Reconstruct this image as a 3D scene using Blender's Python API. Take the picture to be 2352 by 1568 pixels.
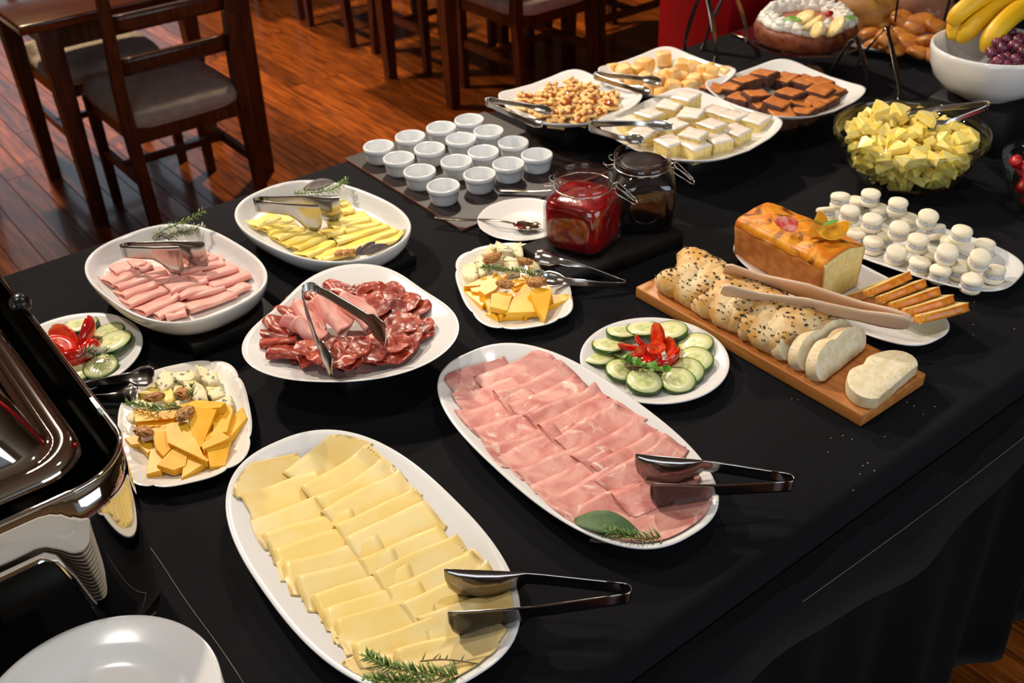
import bpy, bmesh, math, random
from math import sin, cos, pi, radians, sqrt, atan2, hypot
from mathutils import Vector, Matrix, noise, Euler
for o in list(bpy.data.objects): bpy.data.objects.remove(o, do_unlink=True)
sc = bpy.context.scene; C = sc.collection
T = 0.76            # height of the buffet table top
H = 0.985           # lens above the table top
FPX = 2410.47
PITCH, ROLL, YAW = radians(34.5875), radians(-2.43295), radians(-36.8)
# ---------------- camera
_cp, _sp = cos(PITCH), sin(PITCH)
_fw, _rt, _up = Vector((0,_cp,-_sp)), Vector((1,0,0)), Vector((0,_sp,_cp))
_rt, _up = cos(ROLL)*_rt+sin(ROLL)*_up, -sin(ROLL)*_rt+cos(ROLL)*_up
_R = Matrix.Rotation(YAW, 3, 'Z')
FW, RT, UP = _R@_fw, _R@_rt, _R@_up
cam = bpy.data.cameras.new('camera'); co = bpy.data.objects.new('camera', cam); C.objects.link(co)
cam.sensor_width = 36; cam.lens = FPX/2352*36; cam.clip_start = .05; cam.clip_end = 60
M = Matrix((RT, UP, -FW)).transposed().to_4x4(); M.translation = (0,0,T+H); co.matrix_world = M
cam.dof.use_dof = True; cam.dof.focus_distance = 1.42; cam.dof.aperture_fstop = 7.1
sc.camera = co
sc.view_settings.view_transform = 'Standard'; sc.view_settings.look = 'None'
sc.view_settings.exposure = -0.34; sc.view_settings.gamma = 1; sc.view_settings.use_curve_mapping = False
sc.cycles.max_bounces = 8; sc.cycles.diffuse_bounces = 3; sc.cycles.glossy_bounces = 4
sc.cycles.transmission_bounces = 6; sc.cycles.transparent_max_bounces = 14
sc.cycles.caustics_reflective = False; sc.cycles.caustics_refractive = False
sc.cycles.sample_clamp_indirect = 4
sc.cycles.use_denoising = True
# ---------------- light: daylight world, room windows, ceiling spots
w = bpy.data.worlds.new('world'); sc.world = w; w.use_nodes = True
w.node_tree.nodes['Background'].inputs[0].default_value = (.75,.87,1,1)
w.node_tree.nodes['Background'].inputs[1].default_value = 1.0
def area(name, loc, to, size, power, col, sy=None, spread=180):
    l = bpy.data.lights.new(name,'AREA'); l.energy = power; l.color = col; l.size = size; l.spread = radians(spread)
    if sy: l.shape = 'RECTANGLE'; l.size_y = sy
    o = bpy.data.objects.new(name, l); C.objects.link(o); o.location = loc
    o.rotation_euler = (Vector(to)-Vector(loc)).to_track_quat('-Z','Y').to_euler(); return o
def spot(name, loc, to, power, col, ang=70, r=.05, blend=.6):
    l = bpy.data.lights.new(name,'SPOT'); l.energy = power; l.color = col; l.spot_size = radians(ang); l.spot_blend = blend; l.shadow_soft_size = r
    o = bpy.data.objects.new(name, l); C.objects.link(o); o.location = loc
    o.rotation_euler = (Vector(to)-Vector(loc)).to_track_quat('-Z','Y').to_euler(); return o
WARM = (1,.86,.70); AMB = (1,.72,.42); COOL = (.80,.90,1)
spot('ceiling_spot', (.35,3.35,2.75), (.75,1.5,T), 330, WARM, 62, .06)
spot('ceiling_spot', (2.3,3.3,2.75), (1.75,1.4,T), 260, WARM, 62, .06)
spot('ceiling_spot', (1.3,.9,2.85), (1.1,1.0,T), 44, (1,.93,.84), 90, .08)
spot('ceiling_spot', (-.3,1.5,2.85), (.5,1.0,T), 50, (1,.93,.84), 90, .08)
spot('ceiling_spot', (2.6,4.6,2.75), (2.6,4.4,0), 400, AMB, 90, .08)
spot('ceiling_spot', (.9,5.2,2.75), (1.2,4.2,0), 300, AMB, 90, .08)
area('window_daylight', (-1.9,-1.6,2.0), (1.0,1.1,T), 1.8, 40, COOL, 1.5)
area('window_daylight', (1.9,-2.3,1.8), (1.2,.8,T), 2.4, 44, COOL, 1.5)
area('window_daylight', (1.9,7.85,1.35), (1.5,0,.9), 1.9, 7, (.72,.86,1), 1.9)

# ---------------- materials
def lin(h):
    h = h.lstrip('#'); r = [int(h[i:i+2],16)/255 for i in (0,2,4)]
    return tuple((c/12.92 if c<=.04045 else ((c+.055)/1.055)**2.4) for c in r)+(1,)
MATS = {}
def mat(name, col, rough=.5, metal=0, col2=None, scale=20, detail=3, lo=.4, hi=.6, bump=0, bscale=60, sss=0, sssc=None, spec=.5, coat=0, sheen=0, coords='Object', stretch=None, rnd=0, col3=None, lo3=.6, hi3=.7, scale3=40, alpha=None, dist=0):
    if name in MATS: return MATS[name]
    m = bpy.data.materials.new(name); m.use_nodes = True; N = m.node_tree.nodes; L = m.node_tree.links
    b = N['Principled BSDF']; I = b.inputs
    c = lin(col) if isinstance(col,str) else col
    I['Base Color'].default_value = c; I['Roughness'].default_value = rough; I['Metallic'].default_value = metal
    I['Specular IOR Level'].default_value = spec
    if coat: I['Coat Weight'].default_value = coat; I['Coat Roughness'].default_value = .08
    if sheen: I['Sheen Weight'].default_value = sheen; I['Sheen Roughness'].default_value = .4
    if sss:
        I['Subsurface Weight'].default_value = sss; I['Subsurface Radius'].default_value = sssc or (1,.6,.4); I['Subsurface Scale'].default_value = .006
    tc = N.new('ShaderNodeTexCoord'); src = tc.outputs[coords]
    if stretch:
        mp = N.new('ShaderNodeMapping'); mp.inputs['Scale'].default_value = stretch; L.new(src, mp.inputs[0]); src = mp.outputs[0]
    if rnd:   # each object its own piece of the pattern
        oi = N.new('ShaderNodeObjectInfo'); vm = N.new('ShaderNodeVectorMath'); vm.operation='ADD'
        mu = N.new('ShaderNodeMath'); mu.operation='MULTIPLY'; mu.inputs[1].default_value = 37.0; L.new(oi.outputs['Random'], mu.inputs[0])
        L.new(src, vm.inputs[0]); L.new(mu.outputs[0], vm.inputs[1]); src = vm.outputs[0]
    last = None
    def layer(prev, c2, s, lo, hi):
        nz = N.new('ShaderNodeTexNoise'); nz.inputs['Scale'].default_value = s; nz.inputs['Detail'].default_value = detail; nz.inputs['Distortion'].default_value = dist
        L.new(src, nz.inputs['Vector'])
        cr = N.new('ShaderNodeMapRange'); cr.inputs[1].default_value = lo; cr.inputs[2].default_value = hi; L.new(nz.outputs[0], cr.inputs[0])
        mx = N.new('ShaderNodeMix'); mx.data_type='RGBA'; L.new(cr.outputs[0], mx.inputs[0])
        if prev is None: mx.inputs[6].default_value = c
        else: L.new(prev, mx.inputs[6])
        mx.inputs[7].default_value = lin(c2); return mx.outputs[2]
    if col2: last = layer(None, col2, scale, lo, hi)
    if col3: last = layer(last, col3, scale3, lo3, hi3)
    if rnd and rnd != 1:
        hs = N.new('ShaderNodeHueSaturation'); mr = N.new('ShaderNodeMapRange'); L.new(oi.outputs['Random'], mr.inputs[0])
        mr.inputs[3].default_value = 1-rnd; mr.inputs[4].default_value = 1+rnd; L.new(mr.outputs[0], hs.inputs['Value'])
        if last is None: hs.inputs['Color'].default_value = c
        else: L.new(last, hs.inputs['Color'])
        last = hs.outputs[0]
    if last is not None: L.new(last, I['Base Color'])
    if bump:
        nb = N.new('ShaderNodeTexNoise'); nb.inputs['Scale'].default_value = bscale; nb.inputs['Detail'].default_value = 4; L.new(src, nb.inputs['Vector'])
        bp = N.new('ShaderNodeBump'); bp.inputs['Strength'].default_value = bump; bp.inputs['Distance'].default_value = .002
        L.new(nb.outputs[0], bp.inputs['Height']); L.new(bp.outputs[0], I['Normal'])
    MATS[name] = m; return m
def glass(name, tint=(1,1,1,1), rough=.0, f=1.0):
    m = bpy.data.materials.new(name); m.use_nodes = True; N = m.node_tree.nodes; L = m.node_tree.links
    N.remove(N['Principled BSDF']); out = N['Material Output']
    t = N.new('ShaderNodeBsdfTransparent'); t.inputs[0].default_value = tint
    g = N.new('ShaderNodeBsdfGlossy'); g.inputs['Roughness'].default_value = rough
    lw = N.new('ShaderNodeLayerWeight'); lw.inputs[0].default_value = .5
    pw = N.new('ShaderNodeMath'); pw.operation='POWER'; pw.inputs[1].default_value = 5; L.new(lw.outputs['Facing'], pw.inputs[0])
    mm = N.new('ShaderNodeMath'); mm.operation='MULTIPLY_ADD'; mm.inputs[1].default_value = .9*f; mm.inputs[2].default_value = .045*f; mm.use_clamp = True; L.new(pw.outputs[0], mm.inputs[0])
    mx = N.new('ShaderNodeMixShader'); L.new(mm.outputs[0], mx.inputs[0]); L.new(t.outputs[0], mx.inputs[1]); L.new(g.outputs[0], mx.inputs[2])
    L.new(mx.outputs[0], out.inputs[0]); return m

porc = mat('white_porcelain', '#e9e8e6', .16, coat=.4, spec=.5)
porcw = mat('cream_porcelain', '#ece8e0', .18, coat=.4)
steel = mat('brushed_steel', '#b9b5b0', .20, 1, bump=.02, bscale=300)
steeld = mat('polished_steel', '#c9c6c2', .07, 1)
clothm = mat('black_cloth', '#0e0e11', .9, col2='#131317', scale=6, bump=.25, bscale=900, sheen=.03, spec=.12, coords='Generated')
boxm = mat('black_stained_wood', '#0c0b0b', .6, col2='#141110', scale=12, bump=.1, spec=.25)
hamm = mat('cooked_ham', '#e2897c', .33, col2='#f3b0a4', scale=38, detail=4, lo=.38, hi=.66, col3='#f6cdbf', lo3=.62, hi3=.75, scale3=55, sss=.25, sssc=(1,.3,.2), bump=.12, bscale=220, rnd=.05, dist=1.2, coat=.15)
hamp = mat('smoked_ham', '#cf7a72', .44, col2='#ecaa9c', scale=24, detail=5, lo=.34, hi=.64, col3='#f4cfbd', lo3=.6, hi3=.72, scale3=40, sss=.15, sssc=(1,.3,.2), bump=.18, bscale=240, rnd=.09, dist=1.1, spec=.4)
hamr = mat('pale_ham', '#f5a497', .45, col2='#f8baad', scale=30, lo=.4, hi=.7, sss=.25, sssc=(1,.35,.25), bump=.08, bscale=260, rnd=.04)
chm = mat('sliced_cheese', '#f8d680', .36, col2='#fae2a4', scale=16, lo=.4, hi=.7, sss=.2, sssc=(1,.75,.45), bump=.06, bscale=160, rnd=.04, spec=.35)
chy = mat('rolled_cheese', '#ffdc62', .4, col2='#ffe488', scale=22, sss=.15, sssc=(1,.75,.4), rnd=.04, bump=.04, bscale=160)
wedm = mat('orange_cheese', '#fbb41c', .38, col2='#fcc23a', scale=25, sss=.3, sssc=(1,.6,.2), bump=.04, bscale=120, rnd=.05)
blum = mat('blue_cheese', '#f0e3b8', .55, col2='#e9d489', scale=40, lo=.5, hi=.7, col3='#5d6b66', lo3=.60, hi3=.65, scale3=90, sss=.2, sssc=(1,.8,.5), bump=.5, bscale=220, rnd=.05)
nutm = mat('walnut_kernel', '#a8692f', .55, col2='#cf9a58', scale=160, lo=.4, hi=.6, col3='#f0d5a8', lo3=.68, hi3=.72, scale3=220, bump=.6, bscale=400, rnd=1)
# ---------------- geometry helpers
def at(px, py, h=0.0):
    """the point of the horizontal plane h above the table top that the lens sees at a photograph pixel"""
    d = FW*FPX + RT*(px-1176) - UP*(py-784)
    return Vector((0,0,T+H)) + d*((h-H)/d.z)
rng = random.Random(7)
def R(a, b): return rng.uniform(a, b)
def tag(o, label=None, cat=None, group=None, kind=None):
    if label: o['label'] = label
    if cat: o['category'] = cat
    if group: o['group'] = group
    if kind: o['kind'] = kind
    return o
def empty(name, loc=(0,0,0), rz=0, rot=None):
    o = bpy.data.objects.new(name, None); C.objects.link(o); o.location = loc
    o.rotation_euler = rot or (0,0,rz); o.empty_display_size = .02; return o
def mk(name, V, F, m, parent=None, smooth=True, loc=None, rot=None, fm=None):
    me = bpy.data.meshes.new(name); me.from_pydata([tuple(v) for v in V], [], F)
    for x in (m if isinstance(m,(list,tuple)) else [m]): me.materials.append(x)
    if smooth: me.polygons.foreach_set('use_smooth', [True]*len(me.polygons))
    if fm: me.polygons.foreach_set('material_index', fm)
    me.update(); o = bpy.data.objects.new(name, me); C.objects.link(o)
    if parent: o.parent = parent
    if loc is not None: o.location = loc
    if rot is not None: o.rotation_euler = rot
    return o
def sharp(o, deg=35):
    me = o.data; bm = bmesh.new(); bm.from_mesh(me); a = radians(deg)
    for e in bm.edges:
        if len(e.link_faces)==2 and e.calc_face_angle(0) > a: e.smooth = False
    bm.to_mesh(me); bm.free(); return o
class G:   # mesh gatherer
    def __init__(s): s.V=[]; s.F=[]; s.M=[]
    def add(s, V, F, mi=0, mtx=None):
        n=len(s.V); s.V += [mtx@Vector(v) for v in V] if mtx else [Vector(v) for v in V]
        s.F += [[i+n for i in f] for f in F]; s.M += [mi]*len(F); return s
    def box(s, x0,x1,y0,y1,z0,z1, mi=0, mtx=None):
        V=[(x,y,z) for x in (x0,x1) for y in (y0,y1) for z in (z0,z1)]
        return s.add(V, [[0,1,3,2],[4,6,7,5],[0,4,5,1],[2,3,7,6],[0,2,6,4],[1,5,7,3]], mi, mtx)
    def tube(s, P, r, n=8, mi=0, cap=True):
        P=[Vector(p) for p in P]; k=len(P); V=[]
        t0=(P[1]-P[0]).normalized(); u=t0.orthogonal().normalized()
        for i in range(k):
            t=(P[min(i+1,k-1)]-P[max(i-1,0)]).normalized(); u=(u-t*u.dot(t)).normalized(); v=t.cross(u)
            rr=r[i] if isinstance(r,(list,tuple)) else r
            V+=[P[i]+(u*cos(2*pi*j/n)+v*sin(2*pi*j/n))*rr for j in range(n)]
        F=[[i*n+j,i*n+(j+1)%n,(i+1)*n+(j+1)%n,(i+1)*n+j] for i in range(k-1) for j in range(n)]
        if cap: F+=[list(range(n))[::-1],[(k-1)*n+j for j in range(n)]]
        return s.add(V,F,mi)
    def build(s, name, m, parent=None, **k):
        return mk(name, s.V, s.F, m, parent, fm=s.M if any(s.M) else None, **k)
def bevbox(name, dx, dy, dz, bev, m, parent=None, loc=(0,0,0), rot=None, seg=2, smooth=True, jit=0):
    """bevelled box standing on its base centre"""
    bm=bmesh.new(); bmesh.ops.create_cube(bm,size=1)
    for v in bm.verts: v.co=Vector((v.co.x*dx+R(-jit,jit),v.co.y*dy+R(-jit,jit),(v.co.z+.5)*dz+R(-jit,jit)*.5))
    if bev: bmesh.ops.bevel(bm,geom=bm.edges[:],offset=bev,segments=seg,profile=.6,affect='EDGES')
    me=bpy.data.meshes.new(name); bm.to_mesh(me); bm.free(); me.materials.append(m)
    if smooth: me.polygons.foreach_set('use_smooth',[True]*len(me.polygons))
    o=bpy.data.objects.new(name,me); C.objects.link(o); o.location=loc
    if rot is not None: o.rotation_euler=rot
    if parent: o.parent=parent
    return sharp(o,50) if bev==0 else o
def ring_loft(rings, closed_start=True, closed_end=True):
    """rings: list of equal-length point lists, or a single point at either end"""
    V=[];F=[];idx=[]
    for r in rings:
        idx.append(list(range(len(V),len(V)+len(r)))); V+=r
    for a,b in zip(idx,idx[1:]):
        n=max(len(a),len(b))
        for j in range(n):
            k=(j+1)%n
            if len(a)==1: F.append([a[0],b[j],b[k]])
            elif len(b)==1: F.append([a[j],b[0],a[k]])
            else: F.append([a[j],b[j],b[k],a[k]])
    return V,F
def sup(a,b,e,th):
    c,s=cos(th),sin(th); return (a*abs(c)**(2/e)*(1 if c>=0 else -1), b*abs(s)**(2/e)*(1 if s>=0 else -1))
def lathe(name, prof, m, parent=None, n=48, loc=None, rot=None, mod=None, sq=None):
    """prof: (r,z) pairs; mod(theta,r,z)->r ; sq(z)->superellipse exponent"""
    rings=[]
    for r,z in prof:
        if r<=1e-6: rings.append([Vector((0,0,z))])
        else:
            ring=[]
            for j in range(n):
                th=2*pi*j/n; rr=mod(th,r,z) if mod else r
                x,y=sup(rr,rr,sq(z),th) if sq else (rr*cos(th),rr*sin(th))
                ring.append(Vector((x,y,z)))
            rings.append(ring)
    V,F=ring_loft(rings); return mk(name,V,F,m,parent,loc=loc,rot=rot)
def dish(name, a, b, e, prof, m, parent=None, n=96, loc=None, rz=0, zf=None, of=None):
    """prof: (inset d, z) from the middle of the top face out over the rim and back under; of(th,d)->extra radius; zf(x,y,d)->extra z"""
    rings=[]
    for d,z in prof:
        aa,bb=a-d,b-d
        if min(aa,bb)<.004: rings.append([Vector((0,0,z))]); continue
        ring=[]
        for j in range(n):
            th=2*pi*j/n; x,y=sup(aa,bb,e,th)
            if of: k=1+of(th,d); x*=k; y*=k
            ring.append(Vector((x,y,z+(zf(x,y,d) if zf else 0))))
        rings.append(ring)
    V,F=ring_loft(rings); return mk(name,V,F,m,parent,loc=loc,rot=(0,0,rz))
def sheet(name, fn, nu, nv, th, m, parent=None, loc=None, rot=None, wrap=False):
    """a thin sheet with real thickness th over the grid fn(u,v), u,v in 0..1"""
    P=[[Vector(fn(i/nu,j/nv)) for j in range(nv+1)] for i in range(nu+1)]
    Nn=[[None]*(nv+1) for _ in range(nu+1)]
    for i in range(nu+1):
        for j in range(nv+1):
            du=P[min(i+1,nu)][j]-P[max(i-1,0)][j]; dv=P[i][min(j+1,nv)]-P[i][max(j-1,0)]
            q=du.cross(dv); Nn[i][j]=q.normalized() if q.length>1e-12 else Vector((0,0,1))
    V=[P[i][j]+Nn[i][j]*th/2 for i in range(nu+1) for j in range(nv+1)]+[P[i][j]-Nn[i][j]*th/2 for i in range(nu+1) for j in range(nv+1)]
    k=(nu+1)*(nv+1); W=nv+1; F=[]
    for i in range(nu):
        for j in range(nv):
            a,b,c,d=i*W+j,(i+1)*W+j,(i+1)*W+j+1,i*W+j+1
            F.append([a,b,c,d]); F.append([k+d,k+c,k+b,k+a])
    for i in range(nu):
        F.append([i*W,k+i*W,k+(i+1)*W,(i+1)*W]); F.append([i*W+nv,(i+1)*W+nv,k+(i+1)*W+nv,k+i*W+nv])
    for j in range(nv):
        F.append([j,j+1,k+j+1,k+j]); F.append([nu*W+j,k+nu*W+j,k+nu*W+j+1,nu*W+j+1])
    return mk(name,V,F,m,parent,loc=loc,rot=rot)
def ico(sub, rx=1, ry=1, rz=1, amp=0, fr=1, seed=0, ridged=False):
    bm=bmesh.new(); bmesh.ops.create_icosphere(bm,subdivisions=sub,radius=1)
    V=[]
    for v in bm.verts:
        p=v.co.copy(); q=p*fr+Vector((seed*3.7,seed*1.3,seed))
        d=noise.noise(q)+.5*noise.noise(q*2.1)
        if ridged: d=.6-2.2*abs(d)
        p=p*(1+amp*d); V.append(Vector((p.x*rx,p.y*ry,p.z*rz)))
    F=[[v.index for v in f.verts] for f in bm.faces]; bm.free(); return V,F
def prism(poly, h, bev=0, taper=1.0):
    """polygon (x,y) list extruded to h, with a small chamfer"""
    n=len(poly); c=sum((Vector(p) for p in poly),Vector((0,0)))/n
    def rg(k,z): return [Vector((c.x+(p[0]-c.x)*k,c.y+(p[1]-c.y)*k,z)) for p in poly]
    s=max((Vector(p)-c).length for p in poly); q=1-bev/s if bev else 1
    if bev: rs=[rg(q,0),rg(1,bev),rg(taper,h-bev),rg(taper*q,h)]
    else: rs=[rg(1,0),rg(taper,h)]
    V,F=ring_loft(rs); F.append(list(range(n))); F.append([len(V)-n+j for j in range(n)][::-1])
    return V,F
def cp(o, **k):   # a copy of a thing with copies of its parts and sub-parts (mesh data shared)
    c=o.copy(); C.objects.link(c)
    for ch in [x for x in o.children]:
        d=cp(ch); d.parent=c
    return c
ORD=['first','second','third','fourth','fifth','sixth','seventh','eighth','ninth','tenth','eleventh','twelfth','thirteenth','fourteenth','fifteenth','sixteenth','seventeenth','eighteenth','nineteenth','twentieth']
def ordw(i):
    if i<20: return ORD[i]
    return ['twenty-','thirty-','forty-','fifty-'][(i+1)//10-2]+ORD[(i+1)%10-1] if (i+1)%10 else {30:'thirtieth',40:'fortieth',50:'fiftieth',60:'sixtieth'}.get(i+1,'last')
def nearness(o): # how near to the lens along its view
    return (Vector(o.location)-Vector((0,0,T+H))).dot(Vector((FW.x,FW.y,0)).normalized())
def label_seq(objs, tmpl, cat, group, key=None):
    s=sorted(objs, key=key or nearness)
    for i,o in enumerate(s): tag(o, tmpl.format(o=ordw(i) if i else 'first'), cat, group)
def copyrot(o, rx, ry, rz): o.rotation_euler=(rx,ry,rz); return o
# tongs: two strips from a fold; every point in world space, parts parented to an Empty under the fold
def strip(name, P, Wd, wid, th, m, parent, org, cup=0, off=None):
    k=len(P); nw=6
    def fn(u,v):
        f=u*(k-1); i=min(int(f),k-2); t=f-i
        p=Vector(P[i]).lerp(Vector(P[i+1]),t); d=Vector(Wd[i]).lerp(Vector(Wd[i+1]),t).normalized(); ww=wid[i]*(1-t)+wid[i+1]*t
        o_=(off[i]*(1-t)+off[i+1]*t) if off else 0
        tg=(Vector(P[i+1])-Vector(P[i])).normalized(); nn=tg.cross(d).normalized()
        s=2*v-1; c=cup[i]*(1-t)+cup[i+1]*t if cup else 0
        return p+d*(s*ww/2+o_)+nn*c*(1-s*s)-Vector(org)
    return sheet(name, fn, (k-1)*4, nw, th, m, parent)
def smoothpath(P, n=4):
    P=[Vector(p) for p in P]; out=[]
    for i in range(len(P)-1):
        a,b,c,d=P[max(i-1,0)],P[i],P[i+1],P[min(i+2,len(P)-1)]
        for j in range(n):
            t=j/n; out.append(.5*((2*b)+(c-a)*t+(2*a-5*b+4*c-d)*t*t+(3*b-a-3*c+d)*t**3))
    out.append(P[-1]); return out
UPV=Vector((0,0,1))
def tongs(fold, tips, label, group=None, w0=.018, prof=None, wd0=UPV, wd1=UPV, bow=.012, m=None, cat='tongs', name='serving_tongs', foldr=.008, th=.0012, cup=.004, offk=0):
    """fold, tips: world points. prof: widths along the arm (0..1). wd0/wd1: width direction at the fold / at the blade"""
    m=m or steel; fold=Vector(fold); tips=[Vector(t) for t in tips]
    root=empty(name,(fold.x,fold.y,fold.z)); tag(root,label,cat,group or 'metal tongs on the buffet')
    prof=prof or [(0,1),(.55,1),(.6,1.1),(.75,2.2),(.9,2.3),(1,1.0)]
    mid=(tips[0]+tips[1])/2; ax=(mid-fold).normalized(); side=(tips[1]-tips[0]).normalized(); side=(side-ax*side.dot(ax)).normalized()
    for k,t in enumerate(tips):
        sg=-1 if k==0 else 1
        a=fold+ax*foldr+side*foldr*sg
        n=len(prof); P=[];D=[];Wi=[];Cu=[];Of=[]
        for u,wf in prof:
            P.append(a.lerp(t,u)+side*sg*bow*sin(pi*u)); d=Vector(wd0).lerp(Vector(wd1),max(0,min(1,(u-.35)/.4)))
            D.append(d); Wi.append(w0*wf); Cu.append(cup*max(0,(wf-1)) *sg*(1 if u>.5 else 0)); Of.append(-offk*(wf-1)*w0/2)
        strip('arm',P,D,Wi,th,m,root,fold,cup=Cu,off=Of)
    A=[]
    for i in range(9):
        f=-pi/2+pi*i/8; A.append(fold+ax*(foldr-foldr*cos(f))+side*foldr*sin(f))
    strip('spring',A,[Vector(wd0)]*9,[w0*1.0]*9,th,m,root,fold)
    return root
def sprig(name, pts, label, cat, group, m, stem, nl=60, ln=.016, wn=.0016, spread=1.0, leafy=False, r=.0010):
    if not leafy: wn*=1.5; nl=int(nl*1.5)
    """a herb sprig: stem part and a needles/leaves part"""
    P=smoothpath(pts,5); o0=P[0].copy(); root=empty(name,o0); tag(root,label,cat,group)
    g=G(); g.tube([p-o0 for p in P],r,5); g.build('stem',stem,root)
    g=G(); K=len(P)
    for i in range(nl):
        f=(i+.5)/nl*(K-1); k=min(int(f),K-2); p=P[k].lerp(P[k+1],f-k)-o0; t=(P[k+1]-P[k]).normalized()
        ph=i*2.4+R(-.3,.3); u=t.orthogonal().normalized(); v=t.cross(u); rad=u*cos(ph)+v*sin(ph)
        if (rad.z<0 and p.z+o0.z<T+.05): rad.z*=-.6
        d=(t*R(.35,.9)+rad*spread).normalized(); L=ln*R(.7,1.15)*(1-.4*i/nl); wv=d.cross(UPV if abs(d.z)<.9 else Vector((1,0,0))).normalized()
        nrm=d.cross(wv)
        if leafy:
            mx=6; V=[];F=[]
            for j in range(mx+1):
                s=j/mx; hw=wn*sin(pi*min(1,s*.95+.03))**.8; q=p+d*L*s-nrm*L*.12*s*s
                V+=[q-wv*hw,q+nrm*-.1*hw,q+wv*hw]
            for j in range(mx): F+=[[3*j,3*j+1,3*j+4,3*j+3],[3*j+1,3*j+2,3*j+5,3*j+4]]
            g.add(V,F)
        else:
            q=p+d*L*.5+nrm*R(-.001,.001); e=p+d*L
            g.add([p-wv*wn*.3,p+wv*wn*.3,q+wv*wn*.5,e,q-wv*wn*.5,q+nrm*wn*.4],[[0,1,2,5],[0,5,4],[2,3,5],[5,3,4],[0,4,2,1],[4,3,2]])
    x=g.build('leaf_cluster' if leafy else 'needle_cluster',m,root); x['kind']='stuff'
    return root
# ---------------- the room
def woodmat(name, a, b, rough=.35, stretch=(1,14,14), scale=6, coat=.2, rnd=.25, c3=None):
    return mat(name, a, rough, col2=b, scale=scale, detail=5, lo=.35, hi=.65, stretch=stretch, bump=.06, bscale=40, coat=coat, rnd=rnd, col3=c3, lo3=.55, hi3=.7, scale3=scale*2.5, dist=.4)
plankm = woodmat('floor_plank_wood', '#a0541a', '#56290c', .30, (14,1,14), 5, .35, .45)
basem = mat('floor_board_wood', '#6b3010', .3, col2='#4a1f0a', scale=4)
wallm = mat('wall_paint', '#c9a77c', .8, col2='#bf9c70', scale=2)
ceilm = mat('ceiling_paint', '#b9a890', .9)
winm = bpy.data.materials.new('window_sky_glow'); winm.use_nodes=True
nb_=winm.node_tree.nodes['Principled BSDF']; nb_.inputs['Emission Color'].default_value=(.72,.86,1,1); nb_.inputs['Emission Strength'].default_value=.3; nb_.inputs['Base Color'].default_value=(.1,.1,.12,1)
whitef = mat('white_frame_paint', '#ddd8cf', .5)
X0,X1,Y0,Y1,ZC = -2.6,8.2,-2.6,8.0,2.9
def struct(o): o['kind']='structure'; return o
fl = struct(G().box(X0,X1,Y0,Y1,-.06,-.004).build('floor', basem, smooth=False))
rows=0
PW=.088
def planks(xa,xb,ya,yb):
    global rows
    k0=int(math.floor(xa/PW)); k1=int(math.ceil(xb/PW)); base=None
    for k in range(k0,k1):
        y=ya-R(0,.9)
        while y<yb:
            L=R(.7,1.7); a=max(y,ya); b=min(y+L,yb)
            if b-a>.05:
                V=[];c=.0012; x_a=k*PW+.0008; x_b=(k+1)*PW-.0008
                o=mk('floor_plank',[(x_a,a+.001,-.003),(x_b,a+.001,-.003),(x_b,b-.001,-.003),(x_a,b-.001,-.003),(x_a+c,a+.002,0),(x_b-c,a+.002,0),(x_b-c,b-.002,0),(x_a+c,b-.002,0)],
                     [[4,5,6,7],[0,1,5,4],[1,2,6,5],[2,3,7,6],[3,0,4,7]],plankm,fl,smooth=False); rows+=1
            y+=L
planks(-.45,4.1,2.05,6.4); planks(1.3,1.95,.0,.56)
struct(G().box(X0,X1,Y0,Y1,ZC,ZC+.1).build('ceiling', ceilm, smooth=False))
def wall(name, along, c, a0, a1, holes, t=.12):
    g=G(); xs=a0
    def bx(p,q,z0,z1):
        if along=='x': g.box(p,q,c,c+t,z0,z1)
        else: g.box(c,c+t,p,q,z0,z1)
    for (p,q,z0,z1) in holes:
        bx(xs,p,0,ZC); bx(p,q,0,z0); bx(p,q,z1,ZC); xs=q
    bx(xs,a1,0,ZC); return struct(g.build(name,wallm,smooth=False))
def window(n, along, c, p, q, z0, z1):
    g=G(); w_=.05
    def bx(p0,p1,za,zb,d0=-.03,d1=.05):
        if along=='x': g.box(p0,p1,c+d0,c+d1,za,zb)
        else: g.box(c+d0,c+d1,p0,p1,za,zb)
    bx(p,q,z0,z0+w_); bx(p,q,z1-w_,z1); bx(p,p+w_,z0,z1); bx(q-w_,q,z0,z1); bx((p+q)/2-w_/2,(p+q)/2+w_/2,z0,z1)
    o=struct(g.build('window_%d'%n,whitef,smooth=False))
    g2=G()
    if along=='x': g2.box(p+w_,q-w_,c+.02,c+.025,z0+w_,z1-w_)
    else: g2.box(c+.02,c+.025,p+w_,q-w_,z0+w_,z1-w_)
    g2.build('pane',winm,o,smooth=False)
wall('wall_back','x',Y1,X0,X1,[(.8,3.0,.35,2.35)]); window(1,'x',Y1,.8,3.0,.35,2.35)
wall('wall_front','x',Y0-.12,X0,X1,[(.4,3.4,.6,2.4)]); window(2,'x',Y0-.1,.4,3.4,.6,2.4)
wall('wall_left','y',X0-.12,Y0,Y1,[(-2.2,-.4,.8,2.4)]); window(3,'y',X0-.1,-2.2,-.4,.8,2.4)
wall('wall_right','y',X1,Y0,Y1,[])
for nm,bx_ in (('baseboard_back',(X0,X1,Y1-.02,Y1,0,.1)),('baseboard_right',(X1-.02,X1,Y0,Y1,0,.1)),('baseboard_left',(X0,X0+.02,Y0,Y1,0,.1)),('baseboard_front',(X0,X1,Y0,Y0+.02,0,.1))):
    struct(G().box(*bx_).build(nm,mat('baseboard_wood','#4a2312',.4),smooth=False))
# red panelled pillar behind the buffet
redm = mat('red_paint', '#ea0a30', .5, col2='#d8082a', scale=3)
pl = struct(bevbox('wall_pillar_red',.45,.31,ZC-.002,.004,redm,loc=(2.525+.225,2.17+.155,.0005),seg=1))
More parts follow.
